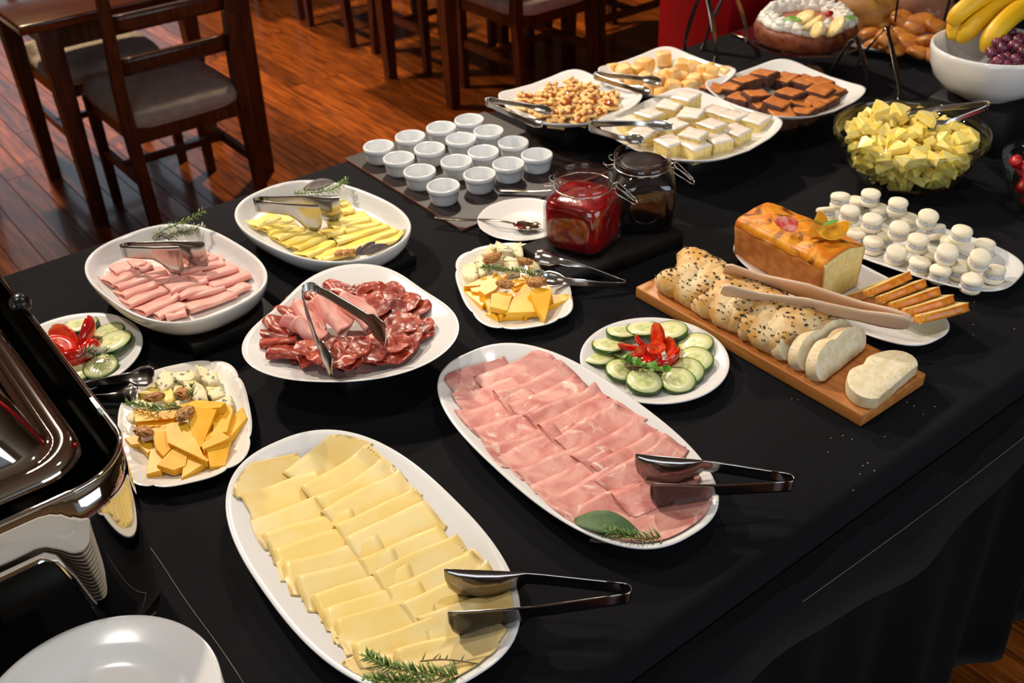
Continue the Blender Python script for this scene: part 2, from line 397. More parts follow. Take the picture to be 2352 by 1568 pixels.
# downlights in the ceiling above
for x,y,lw_ in ((.35,3.35,'behind the rolled ham platter'),(2.3,3.3,'behind the square pastry platters'),(1.3,.9,'over the cutting board'),(-.3,1.5,'over the chafing dish'),(2.6,4.6,'over the farther dining tables'),(.9,5.2,'beyond the upper left table')):
    r=empty('ceiling_downlight',(x,y,ZC)); tag(r,'small round recessed ceiling downlight '+lw_,'ceiling light','ceiling downlights')
    lathe('trim_ring',[(.05,-.002),(.06,-.006),(.075,-.004),(.078,0),(.05,0)],whitef,r,24)
    e=bpy.data.materials.get('lamp_glow') or bpy.data.materials.new('lamp_glow'); e.use_nodes=True
    q=e.node_tree.nodes['Principled BSDF']; q.inputs['Emission Color'].default_value=(1,.8,.55,1); q.inputs['Emission Strength'].default_value=12
    lathe('lamp_lens',[(0,-.001),(.05,-.002),(.05,0),(0,0)],e,r,20)
# ---------------- dining tables and chairs behind
chw = woodmat('chair_wood','#5e2c12','#34170a',.35,(10,10,1),8,.25,.12)
tbw = woodmat('table_wood','#6e3009','#451b06',.2,(1,9,9),6,.6,.1)
seatm = mat('grey_seat_fabric','#c2bab2',.9,col2='#b2aaa3',scale=30,bump=.3,bscale=700)
def dining_table(x0,x1,y0,y1,label):
    root=empty('dining_table',(x0,y0,0)); tag(root,label,'table','dining tables behind the buffet')
    w_,d_=x1-x0,y1-y0
    bevbox('tabletop',w_,d_,.03,.006,tbw,root,(w_/2,d_/2,.73))
    for (a,b) in ((.1,.1),(w_-.1,.1),(.1,d_-.1),(w_-.1,d_-.1)):
        V=[];
        for z,s in ((0,.022),(.66,.033),(.73,.033)):
            V+=[(a-s,b-s,z),(a+s,b-s,z),(a+s,b+s,z),(a-s,b+s,z)]
        F=[[3,2,1,0],[8,9,10,11]]+[[i*4+j,i*4+(j+1)%4,(i+1)*4+(j+1)%4,(i+1)*4+j] for i in range(2) for j in range(4)]
        mk('leg',V,F,chw,root,smooth=False)
    for args in ((.1,w_-.1,.09,.112),(.1,w_-.1,d_-.112,d_-.09)):
        G().box(args[0],args[1],args[2],args[3],.64,.73).build('apron',chw,root,smooth=False)
    for xx in (.09,w_-.112): G().box(xx,xx+.022,.1,d_-.1,.64,.73).build('apron',chw,root,smooth=False)
    return root
dining_table(.76,1.62,3.48,4.19,'dark wooden dining table at the upper left of the photo, glossy orange-lit top')
dining_table(2.33,3.19,3.5,4.2,'dark wooden dining table behind the ramekins, with a chair pushed in')
dining_table(2.45,3.3,5.08,5.78,'dark wooden dining table farthest back, only its legs in view')
def bar4(P,Q,sx,sy,m,name,root,sx2=None,sy2=None):
    P,Q=Vector(P),Vector(Q); V=[]
    for p,a,b in ((P,sx,sy),(Q,sx2 or sx,sy2 or sy)): V+=[p+Vector((i*a/2,j*b/2,0)) for i,j in ((-1,-1),(1,-1),(1,1),(-1,1))]
    return mk(name,V,[[3,2,1,0],[4,5,6,7]]+[[j,(j+1)%4,4+(j+1)%4,4+j] for j in range(4)],m,root,smooth=False)
def make_chair():   # faces +y, origin between the rear legs' feet and the front ones
    root=empty('dining_chair')
    W_=.20
    for s in (-1,1):
        g=G()
        pts=[(s*W_,-.24,0,.036,.034),(s*W_,-.205,.42,.038,.045),(s*W_,-.21,.55,.036,.04),(s*(W_-.005),-.28,.98,.032,.026)]
        V=[]
        for x,y,z,a,b in pts: V+=[(x-a/2,y-b/2,z),(x+a/2,y-b/2,z),(x+a/2,y+b/2,z),(x-a/2,y+b/2,z)]
        F=[[3,2,1,0],[12,13,14,15]]+[[i*4+j,i*4+(j+1)%4,(i+1)*4+(j+1)%4,(i+1)*4+j] for i in range(3) for j in range(4)]
        mk('rear_leg',V,F,chw,root,smooth=False)
        bar4((s*.19,.2,0),(s*.19,.2,.42),.03,.03,chw,'front_leg',root,.038,.038)
        bar4((s*.195,-.22,.22),(s*.19,.2,.22),.02,.022,chw,'side_stretcher',root)   # runs front to back
        G().box(s*.19-.011,s*.19+.011,-.2,.2,.36,.415).build('seat_rail',chw,root,smooth=False)
        G().box(s*.19-.01,s*.19+.01,-.215,.19,.19,.222).build('stretcher',chw,root,smooth=False)
    for ch in [c for c in root.children if c.name.startswith('side_stretcher')]: bpy.data.objects.remove(ch,do_unlink=True)
    G().box(-.19,.19,.19,.212,.36,.415).build('seat_rail',chw,root,smooth=False)
    G().box(-.19,.19,-.22,-.198,.36,.415).build('seat_rail',chw,root,smooth=False)
    G().box(-.19,.19,-.01,.01,.2,.225).build('stretcher',chw,root,smooth=False)
    for z,y in ((.62,-.222),(.76,-.246),(.90,-.268)):
        def f(u,v,z=z,y=y): return ((u-.5)*.37, y-.018*sin(pi*u)-(v-.5)*.012, z+(v-.5)*.055+.004*sin(pi*u))
        sheet('back_slat',f,8,3,.016,chw,root)
    V=[]
    rings=[]
    for k,(sc_,z) in enumerate(((.93,.415),(1.0,.43),(1.02,.455),(.97,.475),(.75,.484),(.3,.487))):
        rings.append([Vector((sup(.212*sc_,.235*sc_,6,2*pi*j/32)[0],sup(.212*sc_,.235*sc_,6,2*pi*j/32)[1]+.0,z-.012)) for j in range(32)])
    rings.append([Vector((0,0,.476))]); V,F=ring_loft(rings); F.append(list(range(32))[::-1])
    mk('seat_cushion',V,F,seatm,root)
    return root
ch0=make_chair()
CH=[((1.165,3.53),0,'grey-cushioned ladder-back wooden chair pushed under the table at the upper left'),
 ((1.12,4.10),180,'wooden chair with grey seat on the far side of the upper left table'),
 ((.42,4.55),90,'dark wooden chair at the left edge of the photo, mostly out of frame'),
 ((2.80,3.56),0,'grey-seated wooden chair tucked in behind the square pastry platters'),
 ((2.76,4.20),180,'wooden chair on the far side of the table behind the ramekins'),
 ((3.45,3.75),90,'wooden chair at the right end of the table, left of the red pillar'),
 ((2.72,4.84),0,'dark wooden chair in the far background, only its legs in view')]
for i,((x,y),a,lb) in enumerate(CH):
    o=ch0 if i==0 else cp(ch0); o.location=(x,y,0); o.rotation_euler=(0,0,radians(a)); tag(o,lb,'chair','wooden dining chairs with grey seats')
# ---------------- the buffet table, its skirt and cloth
XL,XR,YF,YB = -.95,3.45,.56,1.95
bt=empty('buffet_table',(XL,YF,0)); tag(bt,'long buffet table hidden under the black cloths','table')
bevbox('tabletop',XR-XL-.02,YB-YF-.02,.03,.003,boxm,bt,((XR-XL)/2,(YB-YF)/2,T-.036),seg=1)
for x in (.08,2.2,XR-XL-.08):
    for y in (.08,YB-YF-.08): G().box(x-.025,x+.025,y-.025,y+.025,0,T-.037).build('leg',boxm,bt,smooth=False)
clothm2 = mat('black_skirt_cloth', '#08080a', .92, col2='#0c0c0f', scale=5, bump=.2, bscale=900, sheen=.02, spec=.1)
def perim(s): # rectangle round the table, s in 0..1 starting at the front left corner
    w_,d_=XR-XL+.012,YB-YF+.012; L=2*(w_+d_); q=(s%1)*L; x0,y0=XL-.006,YF-.006
    if q<w_: return (x0+q,y0,0,-1)
    q-=w_
    if q<d_: return (x0+w_,y0+q,1,0)
    q-=d_
    if q<w_: return (x0+w_-q,y0+d_,0,1)
    q-=w_; return (x0,y0+d_-q,-1,0)
def skirt(u,v):
    x,y,nx,ny=perim(u); z=T-.03-(T-.034)*v; k=v**.8
    f=.012+.03*k*(.5+.5*sin(u*2*pi*34+2*sin(u*2*pi*9)))+.012*k*sin(u*2*pi*71)
    return (x+nx*f,y+ny*f,z+ (.008*(1+sin(u*2*pi*34)) if v>.99 else 0))
tag(sheet('table_skirt',skirt,520,12,.0015,clothm2),'long black pleated skirt hanging from the buffet table to the floor','cloth')
def hang(u): return .185+.03*sin(u*2*pi*7)+.018*sin(u*2*pi*17+1)
cols=620; g=G()
def clothpt(u,v):
    # v: 0..1 over the top to the drop
    x,y,nx,ny=perim(u); return x,y,nx,ny
# top cloth: centre sheet plus rounded fold and the drop, as a loft of perimeter rings
rings=[]
NX,NY=88,30
ring_uv=[]
def ringpts(inset,z,out=0,wav=0,drop=0):
    P=[];n=400
    for i in range(n):
        u=i/n; x,y,nx,ny=perim(u)
        # square ring inset towards the middle
        cx=max(XL+inset,min(XR-inset,x)); cy=max(YF+inset,min(YB-inset,y))
        f=out+wav*(.6+sin(u*2*pi*23+sin(u*40))*.6+.4*sin(u*2*pi*51))
        P.append(Vector((cx+nx*f,cy+ny*f,z-drop*hang(u))))
    return P
TC=T-.0005
rings=[ringpts(.5,TC),ringpts(.2,TC),ringpts(.012,TC),ringpts(.004,TC-.002,0),ringpts(0,TC-.01,.004),ringpts(0,TC-.03,.014),ringpts(0,TC,.024,.004,.5),ringpts(0,TC,.028,.009,1),ringpts(0,TC,.0265,.009,1.0)]
V,F=ring_loft(rings)
o=mk('tablecloth',V,F,clothm); bm=bmesh.new(); bm.from_mesh(o.data); bm.verts.ensure_lookup_table()
bmesh.ops.contextual_create(bm,geom=[bm.verts[i] for i in range(400)]); bm.to_mesh(o.data); bm.free()
tag(o,'black cloth laid over the buffet table, its hem hanging at the front','tablecloth')
thr=mat('seam_thread','#8d8574',.8)
g=G(); P=[]
for k in range(60):
    u=k/59; x=.85+1.3*u; P.append((x,YF-.006-.0265-.002*sin(x*9),T-.1-.012*sin(x*6.3)))
g.tube(P,.0004,4).build('hem_thread',thr,o)
a,b=at(325,1230),at(560,1568); P=[a.lerp(b,k/14)+Vector((.0008*sin(k*.7),0,.0001)) for k in range(15)]
G().tube(P,.0005,4).build('crease_thread',thr,o)
# pale crumbs: one scatter of fallen bread crumbs
g=G()
for px,py in [(1880,900),(1935,1000),(1907,1003),(1978,1072),(2012,1078),(2030,1000),(1993,1060),(2235,742),(2238,772),(2333,752),(2057,918),(2040,924),(2045,933),(1978,1090),(1958,1122),(2147,932),(2120,955),(1900,1040),(1960,1010),(2082,925),(2100,935),(1815,912),(1830,914),(1665,860),(2195,700),(2200,720),(2240,690)]:
    p=at(px+R(-4,4),py+R(-4,4),.0005); V,F=ico(1,R(.0007,.0014),R(.0006,.001),.0006); g.add(V,F,0,Matrix.Translation(p))
tag(g.build('bread_crumbs',mat('crumb','#d9c8a6',.8)),'pale bread crumbs scattered on the black cloth beside the cutting board','crumbs',kind='stuff')
# ---------------- risers (black boxes under several dishes)
def riser(cx,cy,dx,dy,h,label,rz=0,name='display_riser'):
    o=bevbox(name,dx,dy,h,.002,boxm,loc=(cx,cy,T+.0004),rot=(0,0,radians(rz)),seg=1); tag(o,label,'riser','black risers under the dishes'); return o
EPS=.0006
# ---- deep platters A (ham rolls) and B (cheese rolls)
deep=[(.2,.0135),(.06,.0125),(.035,.0135),(.022,.018),(.012,.030),(.007,.041),(.0035,.0445),(.0008,.0445),(0,.042),(.001,.036),(.006,.022),(.016,.009),(.028,.003),(.036,.0),(.040,.0),(.046,.003),(.06,.004),(.2,.004)]
riser(.51,1.575,.16,.27,.027,'black riser under the deep platter of rolled ham')
riser(.80,1.59,.16,.26,.020,'black riser under the deep platter of rolled yellow cheese')
HA,HB=.027+2*EPS,.020+2*EPS
A=dish('deep_platter',.184,.126,2.65,deep,porc,loc=(.486,1.619,T+HA),rz=radians(96.3)); tag(A,'deep white rounded platter holding the rolled pale ham','platter','deep white platters')
B=dish('deep_platter',.190,.128,2.4,deep,porc,loc=(.780,1.626,T+HB),rz=radians(99.9)); tag(B,'deep white rounded platter holding the rolled yellow cheese','platter','deep white platters')
def rollslice(name,L,r,tail,m,far=False,seed=0,th=.0013,flat=.6,jag=0):
    """a slice folded over: rounded fold at local y=0, both layers trailing towards local +y; lies along local x, base at z=0"""
    rn=random.Random(seed); a0=rn.uniform(0,6); bend=rn.uniform(-.004,.004); tw=rn.uniform(-.2,.2); op=rn.uniform(.85,1.25); cl=rn.uniform(.6,1)
    def f(u,v):
        x=(u-.5)*L*(1+.03*sin(v*9+a0)); rr=r*(1+.12*sin(u*7+a0)+ (op-1)*abs(2*u-1)**3); s=v
        ph=noise.noise(Vector((u*3,v*3,seed*1.7)))*.0016
        if s<.35: # lower layer, from the tail to the fold
            k=s/.35; y=tail*cl*(1-k); z=th*.6+.0002
            if k>.9: z+=0
        elif s<.62:
            k=(s-.35)/.27; an=-pi/2-pi*k; y=-rr*0+ -rr*cos(an+pi)*0; y=rr*cos(an)*1.0; z=rr*flat*(1+sin(an))+th*.6
        else:
            k=(s-.62)/.38; y=tail*k; z=(2*rr*flat)*(1-k)**1.1*.82+2*rr*flat*.18+th*.6
        return (x, y+bend*sin(pi*u)+ph, z+ (ph if s>.5 else 0)+.0004)
    return sheet(name,f,12,26,th,m)
def place(o,x,y,z,rz=0,rx=0,ry=0,sc_=1):
    o.location=(x,y,z); o.rotation_euler=(rx,ry,rz); 
    if sc_!=1: o.scale=(sc_,)*3
    return o
# ham rolls on A: fold towards the viewer (local y flipped): left row px, right row px (fold middle)
def rollrow(pts,name,m,h0,dz,cat,tmpl,grp,seed,L,r,tail):
    out=[]
    for i,(x0,y0,x1,y1) in enumerate(pts):
        h=h0+dz*(len(pts)-1-i) if dz>0 else h0
        a,b=at(x0,y0,h+r),at(x1,y1,h+r); d=b-a
        o=rollslice(name,d.length,r,tail,m,seed=seed+i); c=(a+b)/2
        place(o,c.x,c.y,T+h,atan2(d.y,d.x),radians(-3)); tag(o,tmpl.format(o=ordw(i)),cat,grp); out.append(o)
    return out
fA=HA+.0138
def c7(x,y): return (190+x/5.227, 470+y/5.227)
def seg(f,L): return [(*f(a,b),*f(c,d)) for a,b,c,d in L]
LA=seg(c7,[(380,820,580,755),(335,950,660,800),(420,1005,780,880),(480,1105,880,945),(545,1205,1020,1020),(725,1300,1160,1090),(900,1350,1240,1210),(1000,1352,1240,1290)])
RA=seg(c7,[(1330,640,1510,590),(1280,740,1610,620),(1180,800,1700,700),(1040,1040,1500,900),(1300,920,1850,760),(1160,1110,1520,1000),(1560,1000,2010,840),(1250,1100,1700,985),(1800,1060,2000,960),(1270,1270,1845,1060)])
MA=seg(c7,[(590,745,760,690),(670,790,830,730),(780,880,1010,810),(870,940,1150,850),(1030,940,1430,800)])
rollrow(LA,'ham_roll',hamr,fA,.0012,'ham slice','{o} rolled ham slice from the back in the left row on the deep platter','pale rolled ham slices',100,.1,.0075,.045)
rollrow(MA,'ham_roll',hamr,fA+.003,.0012,'ham slice','{o} rolled ham slice from the back in the middle row on the deep platter','pale rolled ham slices',120,.1,.0065,.04)
rollrow(RA,'ham_roll',hamr,fA+.001,.0012,'ham slice','{o} rolled ham slice from the back in the right row on the deep platter','pale rolled ham slices',140,.1,.0075,.045)
fB=HB+.0138
def c8(x,y): return (530+x/5.47, 400+y/5.47)
LB=seg(c8,[(310,660,620,540),(440,700,780,560),(480,740,850,640),(590,820,930,690),(690,890,1080,740),(840,945,1290,740),(940,1045,1300,860),(1100,1075,1480,930),(1160,1075,1560,980)])
RB=seg(c8,[(1380,390,1480,350),(1390,480,1540,440),(1230,640,1740,530),(1290,680,1750,560),(1200,770,1450,690),(1440,720,1880,610),(1340,860,1980,660),(1480,960,2095,710),(1700,960,2190,770)])
rollrow(LB,'cheese_roll',chy,fB,.001,'cheese slice','{o} rolled yellow cheese slice from the back in the left row','rolled yellow cheese slices',200,.1,.0065,.04)
rollrow(RB,'cheese_roll',chy,fB+.002,.001,'cheese slice','{o} rolled yellow cheese slice from the back in the right row','rolled yellow cheese slices',220,.1,.0065,.04)
# ---- long oval platters H (ham) and I (cheese)
longp=[(.3,.0075),(.10,.007),(.062,.008),(.050,.011),(.036,.0185),(.018,.0275),(.008,.0325),(.003,.0345),(.0005,.0342),(0,.0325),(.0015,.0305),(.012,.024),(.030,.014),(.046,.004),(.05,.0),(.056,.0),(.06,.0025),(.3,.003)]
Hh=EPS
PH=dish('oval_platter',.252,.124,2.6,longp,porc,n=128,loc=(.745,.874,T+Hh),rz=radians(87.5)); tag(PH,'long white oval platter holding the folded smoked ham slices','platter','long white oval platters')
PI_=dish('oval_platter',.252,.135,2.5,longp,porc,n=128,loc=(.409,.876,T+Hh),rz=radians(88)); tag(PI_,'long white oval platter holding the flat folded yellow cheese slices','platter','long white oval platters')
def foldcol(lines,name,m,label,grp,cat,seed,r,tail,h0,slope,dz,last_flat=False):
    for i,(x0,y0,x1,y1) in enumerate(lines):
        h=h0+dz*i*0+slope
        a,b=at(x0,y0,h),at(x1,y1,h); d=b-a
        o=rollslice(name,d.length,r,tail,m,seed=seed+i,th=.0014,flat=.75); c=(a+b)/2
        ang=atan2(d.y,d.x)+pi      # tail towards the viewer
        o.location=(c.x,c.y,T+h-2*r*.75); o.rotation_euler=(radians(-slope*57*16),0,ang)
        # tail end drops to the platter floor: pitch about the fold
        tag(o,label.format(o=ordw(i)),cat,grp)
def c9(x,y): return (980+x/3.075, 780+y/3.075)
# fold lines, back to front: (left end, right end)
HL=seg(c9,[(120,320,560,165),(190,430,640,265),(215,560,720,350),(330,655,800,480),(405,770,900,610),(495,860,1040,600),(620,945,1180,720),(740,1070,1290,790),(820,1165,1380,850),(970,1255,1520,1010)])
HR=seg(c9,[(350,285,840,100),(480,385,975,195),(590,470,1060,275),(700,540,1200,345),(800,625,1260,400),(910,715,1350,460),(1040,830,1490,565),(1180,900,1600,680),(1210,1000,1700,710),(1320,1110,1790,880)])
base=Hh+.0085
def foldgrid(Ls,Rs,name,m,desc,grp,cat,seed,r,tail,plat):
    k=max(len(Ls),len(Rs))
    for i in range(k):
        for side,(S,dh) in enumerate(((Ls,0),(Rs,.0022))):
            if i>=len(S): continue
            x0,y0,x1,y1=S[i]; h=base+.0125+dh
            a,b=at(x0,y0,h),at(x1,y1,h); d=b-a; c=(a+b)/2
            tl=tail*(1 if i<k-2 else .75)
            o=rollslice(name,d.length,r,tl,m,seed=seed+i*2+side,th=.0013,flat=.62)
            tilt=math.asin(min(.5,(.0125+dh-2*r*.62-.0035)/tl)) if tl else 0
            o.location=(c.x,c.y,T+h-2*r*.62); o.rotation_euler=(-tilt,0,atan2(d.y,d.x)+pi)
            o['label']='%s %s slice from the back, %s column, on the long oval platter'%(ordw(i),desc,('left','right')[side]); o['category']=cat; o['group']=grp
foldgrid(HL,HR,'ham_slice',hamp,'folded smoked ham','folded smoked ham slices','ham slice',300,.0082,.060,'ham')
def c10(x,y): return (500+x/2.579, 960+y/2.579)
IL=seg(c10,[(70,355,480,245),(150,490,600,315),(195,625,700,430),(275,695,790,545),(320,790,830,630),(385,870,950,700),(470,955,1040,790),(565,1065,1130,880),(640,1150,1200,980),(700,1215,1260,1060),(790,1350,1400,1140),(1050,1390,1640,1270)])
IR=seg(c10,[(400,330,770,80),(500,420,900,190),(580,490,980,260),(620,560,1080,330),(690,650,1170,430),(760,720,1230,500),(835,850,1320,640),(915,930,1420,700),(990,1020,1520,790),(1090,1110,1600,870),(1190,1190,1720,1010)])
foldgrid(IL,IR,'cheese_slice',chm,'folded yellow cheese','folded yellow cheese slices','cheese slice',400,.0048,.058,'cheese')
# flat slices at the front ends of the two platters
def flatslice(name,m,cx,cy,w_,d_,rz,h,label,cat,grp,seed):
    def f(u,v): return ((u-.5)*w_*(1-.12*(2*v-1)**2),(v-.5)*d_*(1-.1*(2*u-1)**2), .0012+.002*noise.noise(Vector((u*2,v*2,seed)))+.010*max(0,abs(2*u-1)-.55)**1.5)
    o=sheet(name,f,12,10,.0013,m); o.location=(cx,cy,T+h); o.rotation_euler=(0,0,rz); tag(o,label,cat,grp)
p=at(*c9(1640,1180),.02); flatslice('ham_slice',hamp,p.x-.01,p.y-.005,.14,.13,.3,base+.004,'flat smoked ham slice under the lower tongs blade at the platter front','ham slice','folded smoked ham slices',5)
p=at(*c9(1380,1330),.02); flatslice('ham_slice',hamp,p.x+.01,p.y+.015,.14,.11,.2,base+.0015,'flat smoked ham slice under the sage leaf and rosemary','ham slice','folded smoked ham slices',6)
p=at(*c10(1350,1380),.02); flatslice('cheese_slice',chm,p.x,p.y,.13,.10,.25,base+.002,'flat yellow cheese slice at the front end beside the rosemary','cheese slice','folded yellow cheese slices',7)
p=at(*c10(1050,1480),.02); flatslice('cheese_slice',chm,p.x,p.y,.10,.09,.1,base+.0005,'flat yellow cheese slice lowest under the rosemary sprig','cheese slice','folded yellow cheese slices',8)
# every slice lies on the inside of its dish: lift vertices to the dish surface and keep them within the rim
def conform(grp,cx,cy,a,b,e,rz,zb,prof,keep=.955,gap=.0008):
    pr=[(d,z) for d,z in prof[:[i for i,(d,z) in enumerate(prof) if d==0][0]+1]][::-1]
    def zi(d):
        if d<=pr[0][0]: return pr[0][1]
        for (d0,z0),(d1,z1) in zip(pr,pr[1:]):
            if d<=d1: return z0+(z1-z0)*(d-d0)/max(1e-6,d1-d0)
        return pr[-1][1]
    bpy.context.view_layer.update()
    for o in list(C.objects):
        if o.get('group')!=grp or o.type!='MESH': continue
        mw=Matrix.LocRotScale(o.location,o.rotation_euler,o.scale); mi=mw.inverted()
        for v in o.data.vertices:
            p=mw@v.co; x,y=p.x-cx,p.y-cy; X=x*cos(rz)+y*sin(rz); Y=-x*sin(rz)+y*cos(rz)
            lv=(abs(X/a)**e+abs(Y/b)**e)**(1/e); ch_=False
            if lv>keep: X*=keep/lv; Y*=keep/lv; lv=keep; ch_=True
            z=T+zb+zi((1-lv)*min(a,b))+gap
            if p.z<z: p.z=z+(p.z-z)*.02; ch_=True
            if ch_: p.x=cx+X*cos(rz)-Y*sin(rz); p.y=cy+X*sin(rz)+Y*cos(rz); v.co=mi@p
conform('folded smoked ham slices',.745,.874,.252,.124,2.6,radians(87.5),Hh,longp)
conform('folded yellow cheese slices',.409,.876,.252,.135,2.5,radians(88),Hh,longp)
conform('pale rolled ham slices',.486,1.619,.184,.126,2.65,radians(96.3),HA,deep)
conform('rolled yellow cheese slices',.780,1.626,.190,.128,2.4,radians(99.9),HB,deep)
# ---- herbs
rosm=mat('rosemary_green','#56792f',.5,col2='#7f9c4e',scale=60,rnd=.05); rosg=mat('rosemary_grey','#cfd1bb',.6,col2='#a3aa86',scale=80)
stemm=mat('herb_stem','#7a5a38',.6); gstem=mat('green_stem','#6c7f3f',.6)
sagem=mat('sage_leaf','#46653a',.6,col2='#54703f',scale=90,bump=.3,bscale=400); sagep=mat('purple_sage','#6b5a5c',.6,col2='#564749',scale=90,bump=.2,bscale=300)
ormat=mat('oregano_leaf','#4f8a24',.5,col2='#6fa83a',scale=60,bump=.2,bscale=300)
def leaf(p,q,wd,m,label,tilt=.2,name='sage_leaf',bend=.12,grp='sage leaves on the dishes',cat='leaf'):
    p,q=Vector(p),Vector(q); d=q-p; L=d.length; s=d.cross(UPV).normalized(); s=(s-UPV*tilt).normalized(); n=d.normalized().cross(s)
    if n.z<0: n=-n
    def f(u,v): 
        hw=wd*sin(pi*min(1,u*.93+.05))**.75
        return d*u+s*hw*(2*v-1)+n*(bend*L*sin(pi*u)+.12*hw*abs(2*v-1)+.001)
    o=sheet(name,f,12,6,.0006,m); o.location=p; tag(o,label,cat,grp); return o
z=.032
leaf(at(*c9(1040,1285),z),at(*c9(1500,1370),z-.004),.017,sagem,'large green sage leaf at the front of the smoked ham platter')
leaf(at(*c9(1150,1420),z-.008),at(*c9(1400,1440),z-.01),.006,sagep,'thin purplish leaf under the rosemary on the ham platter')
sprig('rosemary_sprig',[at(*c9(1670,1400),z),at(*c9(1480,1400),z+.004),at(*c9(1330,1370),z+.006),at(*c9(1230,1360),z)],'green rosemary sprig lying beside the sage leaf on the ham platter','herb','rosemary sprigs',rosm,stemm,46,.019,.0017)
sprig('rosemary_sprig',[at(*c10(1430,1530),z),at(*c10(1200,1510),z+.006),at(*c10(1000,1470),z+.008),at(*c10(890,1410),z+.004)],'green rosemary sprig on the front of the flat cheese platter','herb','rosemary sprigs',rosm,stemm,70,.02,.0018)
sprig('rosemary_sprig',[at(*c10(1300,1555),z-.004),at(*c10(1060,1560),z),at(*c10(880,1555),z)],'lowest rosemary sprig, cut off by the bottom edge, on the cheese platter','herb','rosemary sprigs',rosm,stemm,50,.02,.0018)
P=[at(*c10(1200,1440),z),at(*c10(1350,1430),z+.004),at(*c10(1540,1455),z+.002)]
sprig('rosemary_sprig',P,'bare thin rosemary twig pointing right on the cheese platter','herb','rosemary sprigs',rosm,stemm,6,.012,.0014)
z=HA+.055
sprig('rosemary_sprig',[at(*c7(830,400),HA+.03),at(*c7(1020,280),z),at(*c7(1250,190),z+.01),at(*c7(1450,80),z+.022)],'green rosemary sprig rising over the back rim of the rolled ham platter','herb','rosemary sprigs',mat('rosemary_bright','#7fa040',.5,col2='#97b65a',scale=60),gstem,26,.017,.0022,.6)
sprig('rosemary_sprig',[at(*c7(1000,400),HA+.03),at(*c7(1150,330),HA+.045),at(*c7(1300,310),HA+.045),at(*c7(1440,270),HA+.04)],'silvery grey rosemary sprig at the back of the rolled ham platter','herb','rosemary sprigs',rosg,gstem,110,.018,.0017)
leaf(at(*c7(860,430),HA+.03),at(*c7(1060,390),HA+.036),.009,sagep,'purple sage leaf behind the tongs on the rolled ham platter')
z=HB+.045
sprig('rosemary_sprig',[at(*c8(800,240),z),at(*c8(1050,230),z+.005),at(*c8(1300,180),z+.008),at(*c8(1450,90),z+.012)],'green rosemary sprig under the purple leaf on the rolled cheese platter','herb','rosemary sprigs',mat('rosemary_bright','#7fa040'),gstem,60,.02,.0018,.9)
leaf(at(*c8(920,195),z+.006),at(*c8(1300,100),z+.014),.013,sagep,'broad purple sage leaf at the back of the rolled cheese platter',.5,bend=.05)
for i,(a_,b_,w_) in enumerate((((1570,1030),(1640,900),.004),((1610,1010),(1815,855),.007),((1640,1010),(1975,890),.0075))):
    leaf(at(*c8(*a_),HB+.040),at(*c8(*b_),HB+.052),w_,sagep,('short narrow','upright','long right-hand')[i]+' purple sage leaf at the front rim of the rolled cheese platter',.8)
# ---- walnuts
def walnut(p,s,rz,label,tilt=0,seed=1):
    V,F=ico(4,s,s*.62,s*.42,.30,2.6,seed,True)
    for v in V:
        k=abs(v.y)/(s*.62); v.z*=(1-.25*math.exp(-(k*5)**2))
    o=mk('walnut',V,F,nutm); o.location=(p.x,p.y,p.z+s*.34); o.rotation_euler=(tilt,tilt*.6,rz); tag(o,label,'walnut','walnut halves on the cheese dishes'); return o
walnut(at(*c8(1370,1010),HB+.022),.011,.3,'small walnut piece at the front left in the rolled cheese platter',0,3)
walnut(at(*c8(1490,1010),HB+.022),.013,-.2,'walnut piece beside the sage leaves in the rolled cheese platter',.2,4)
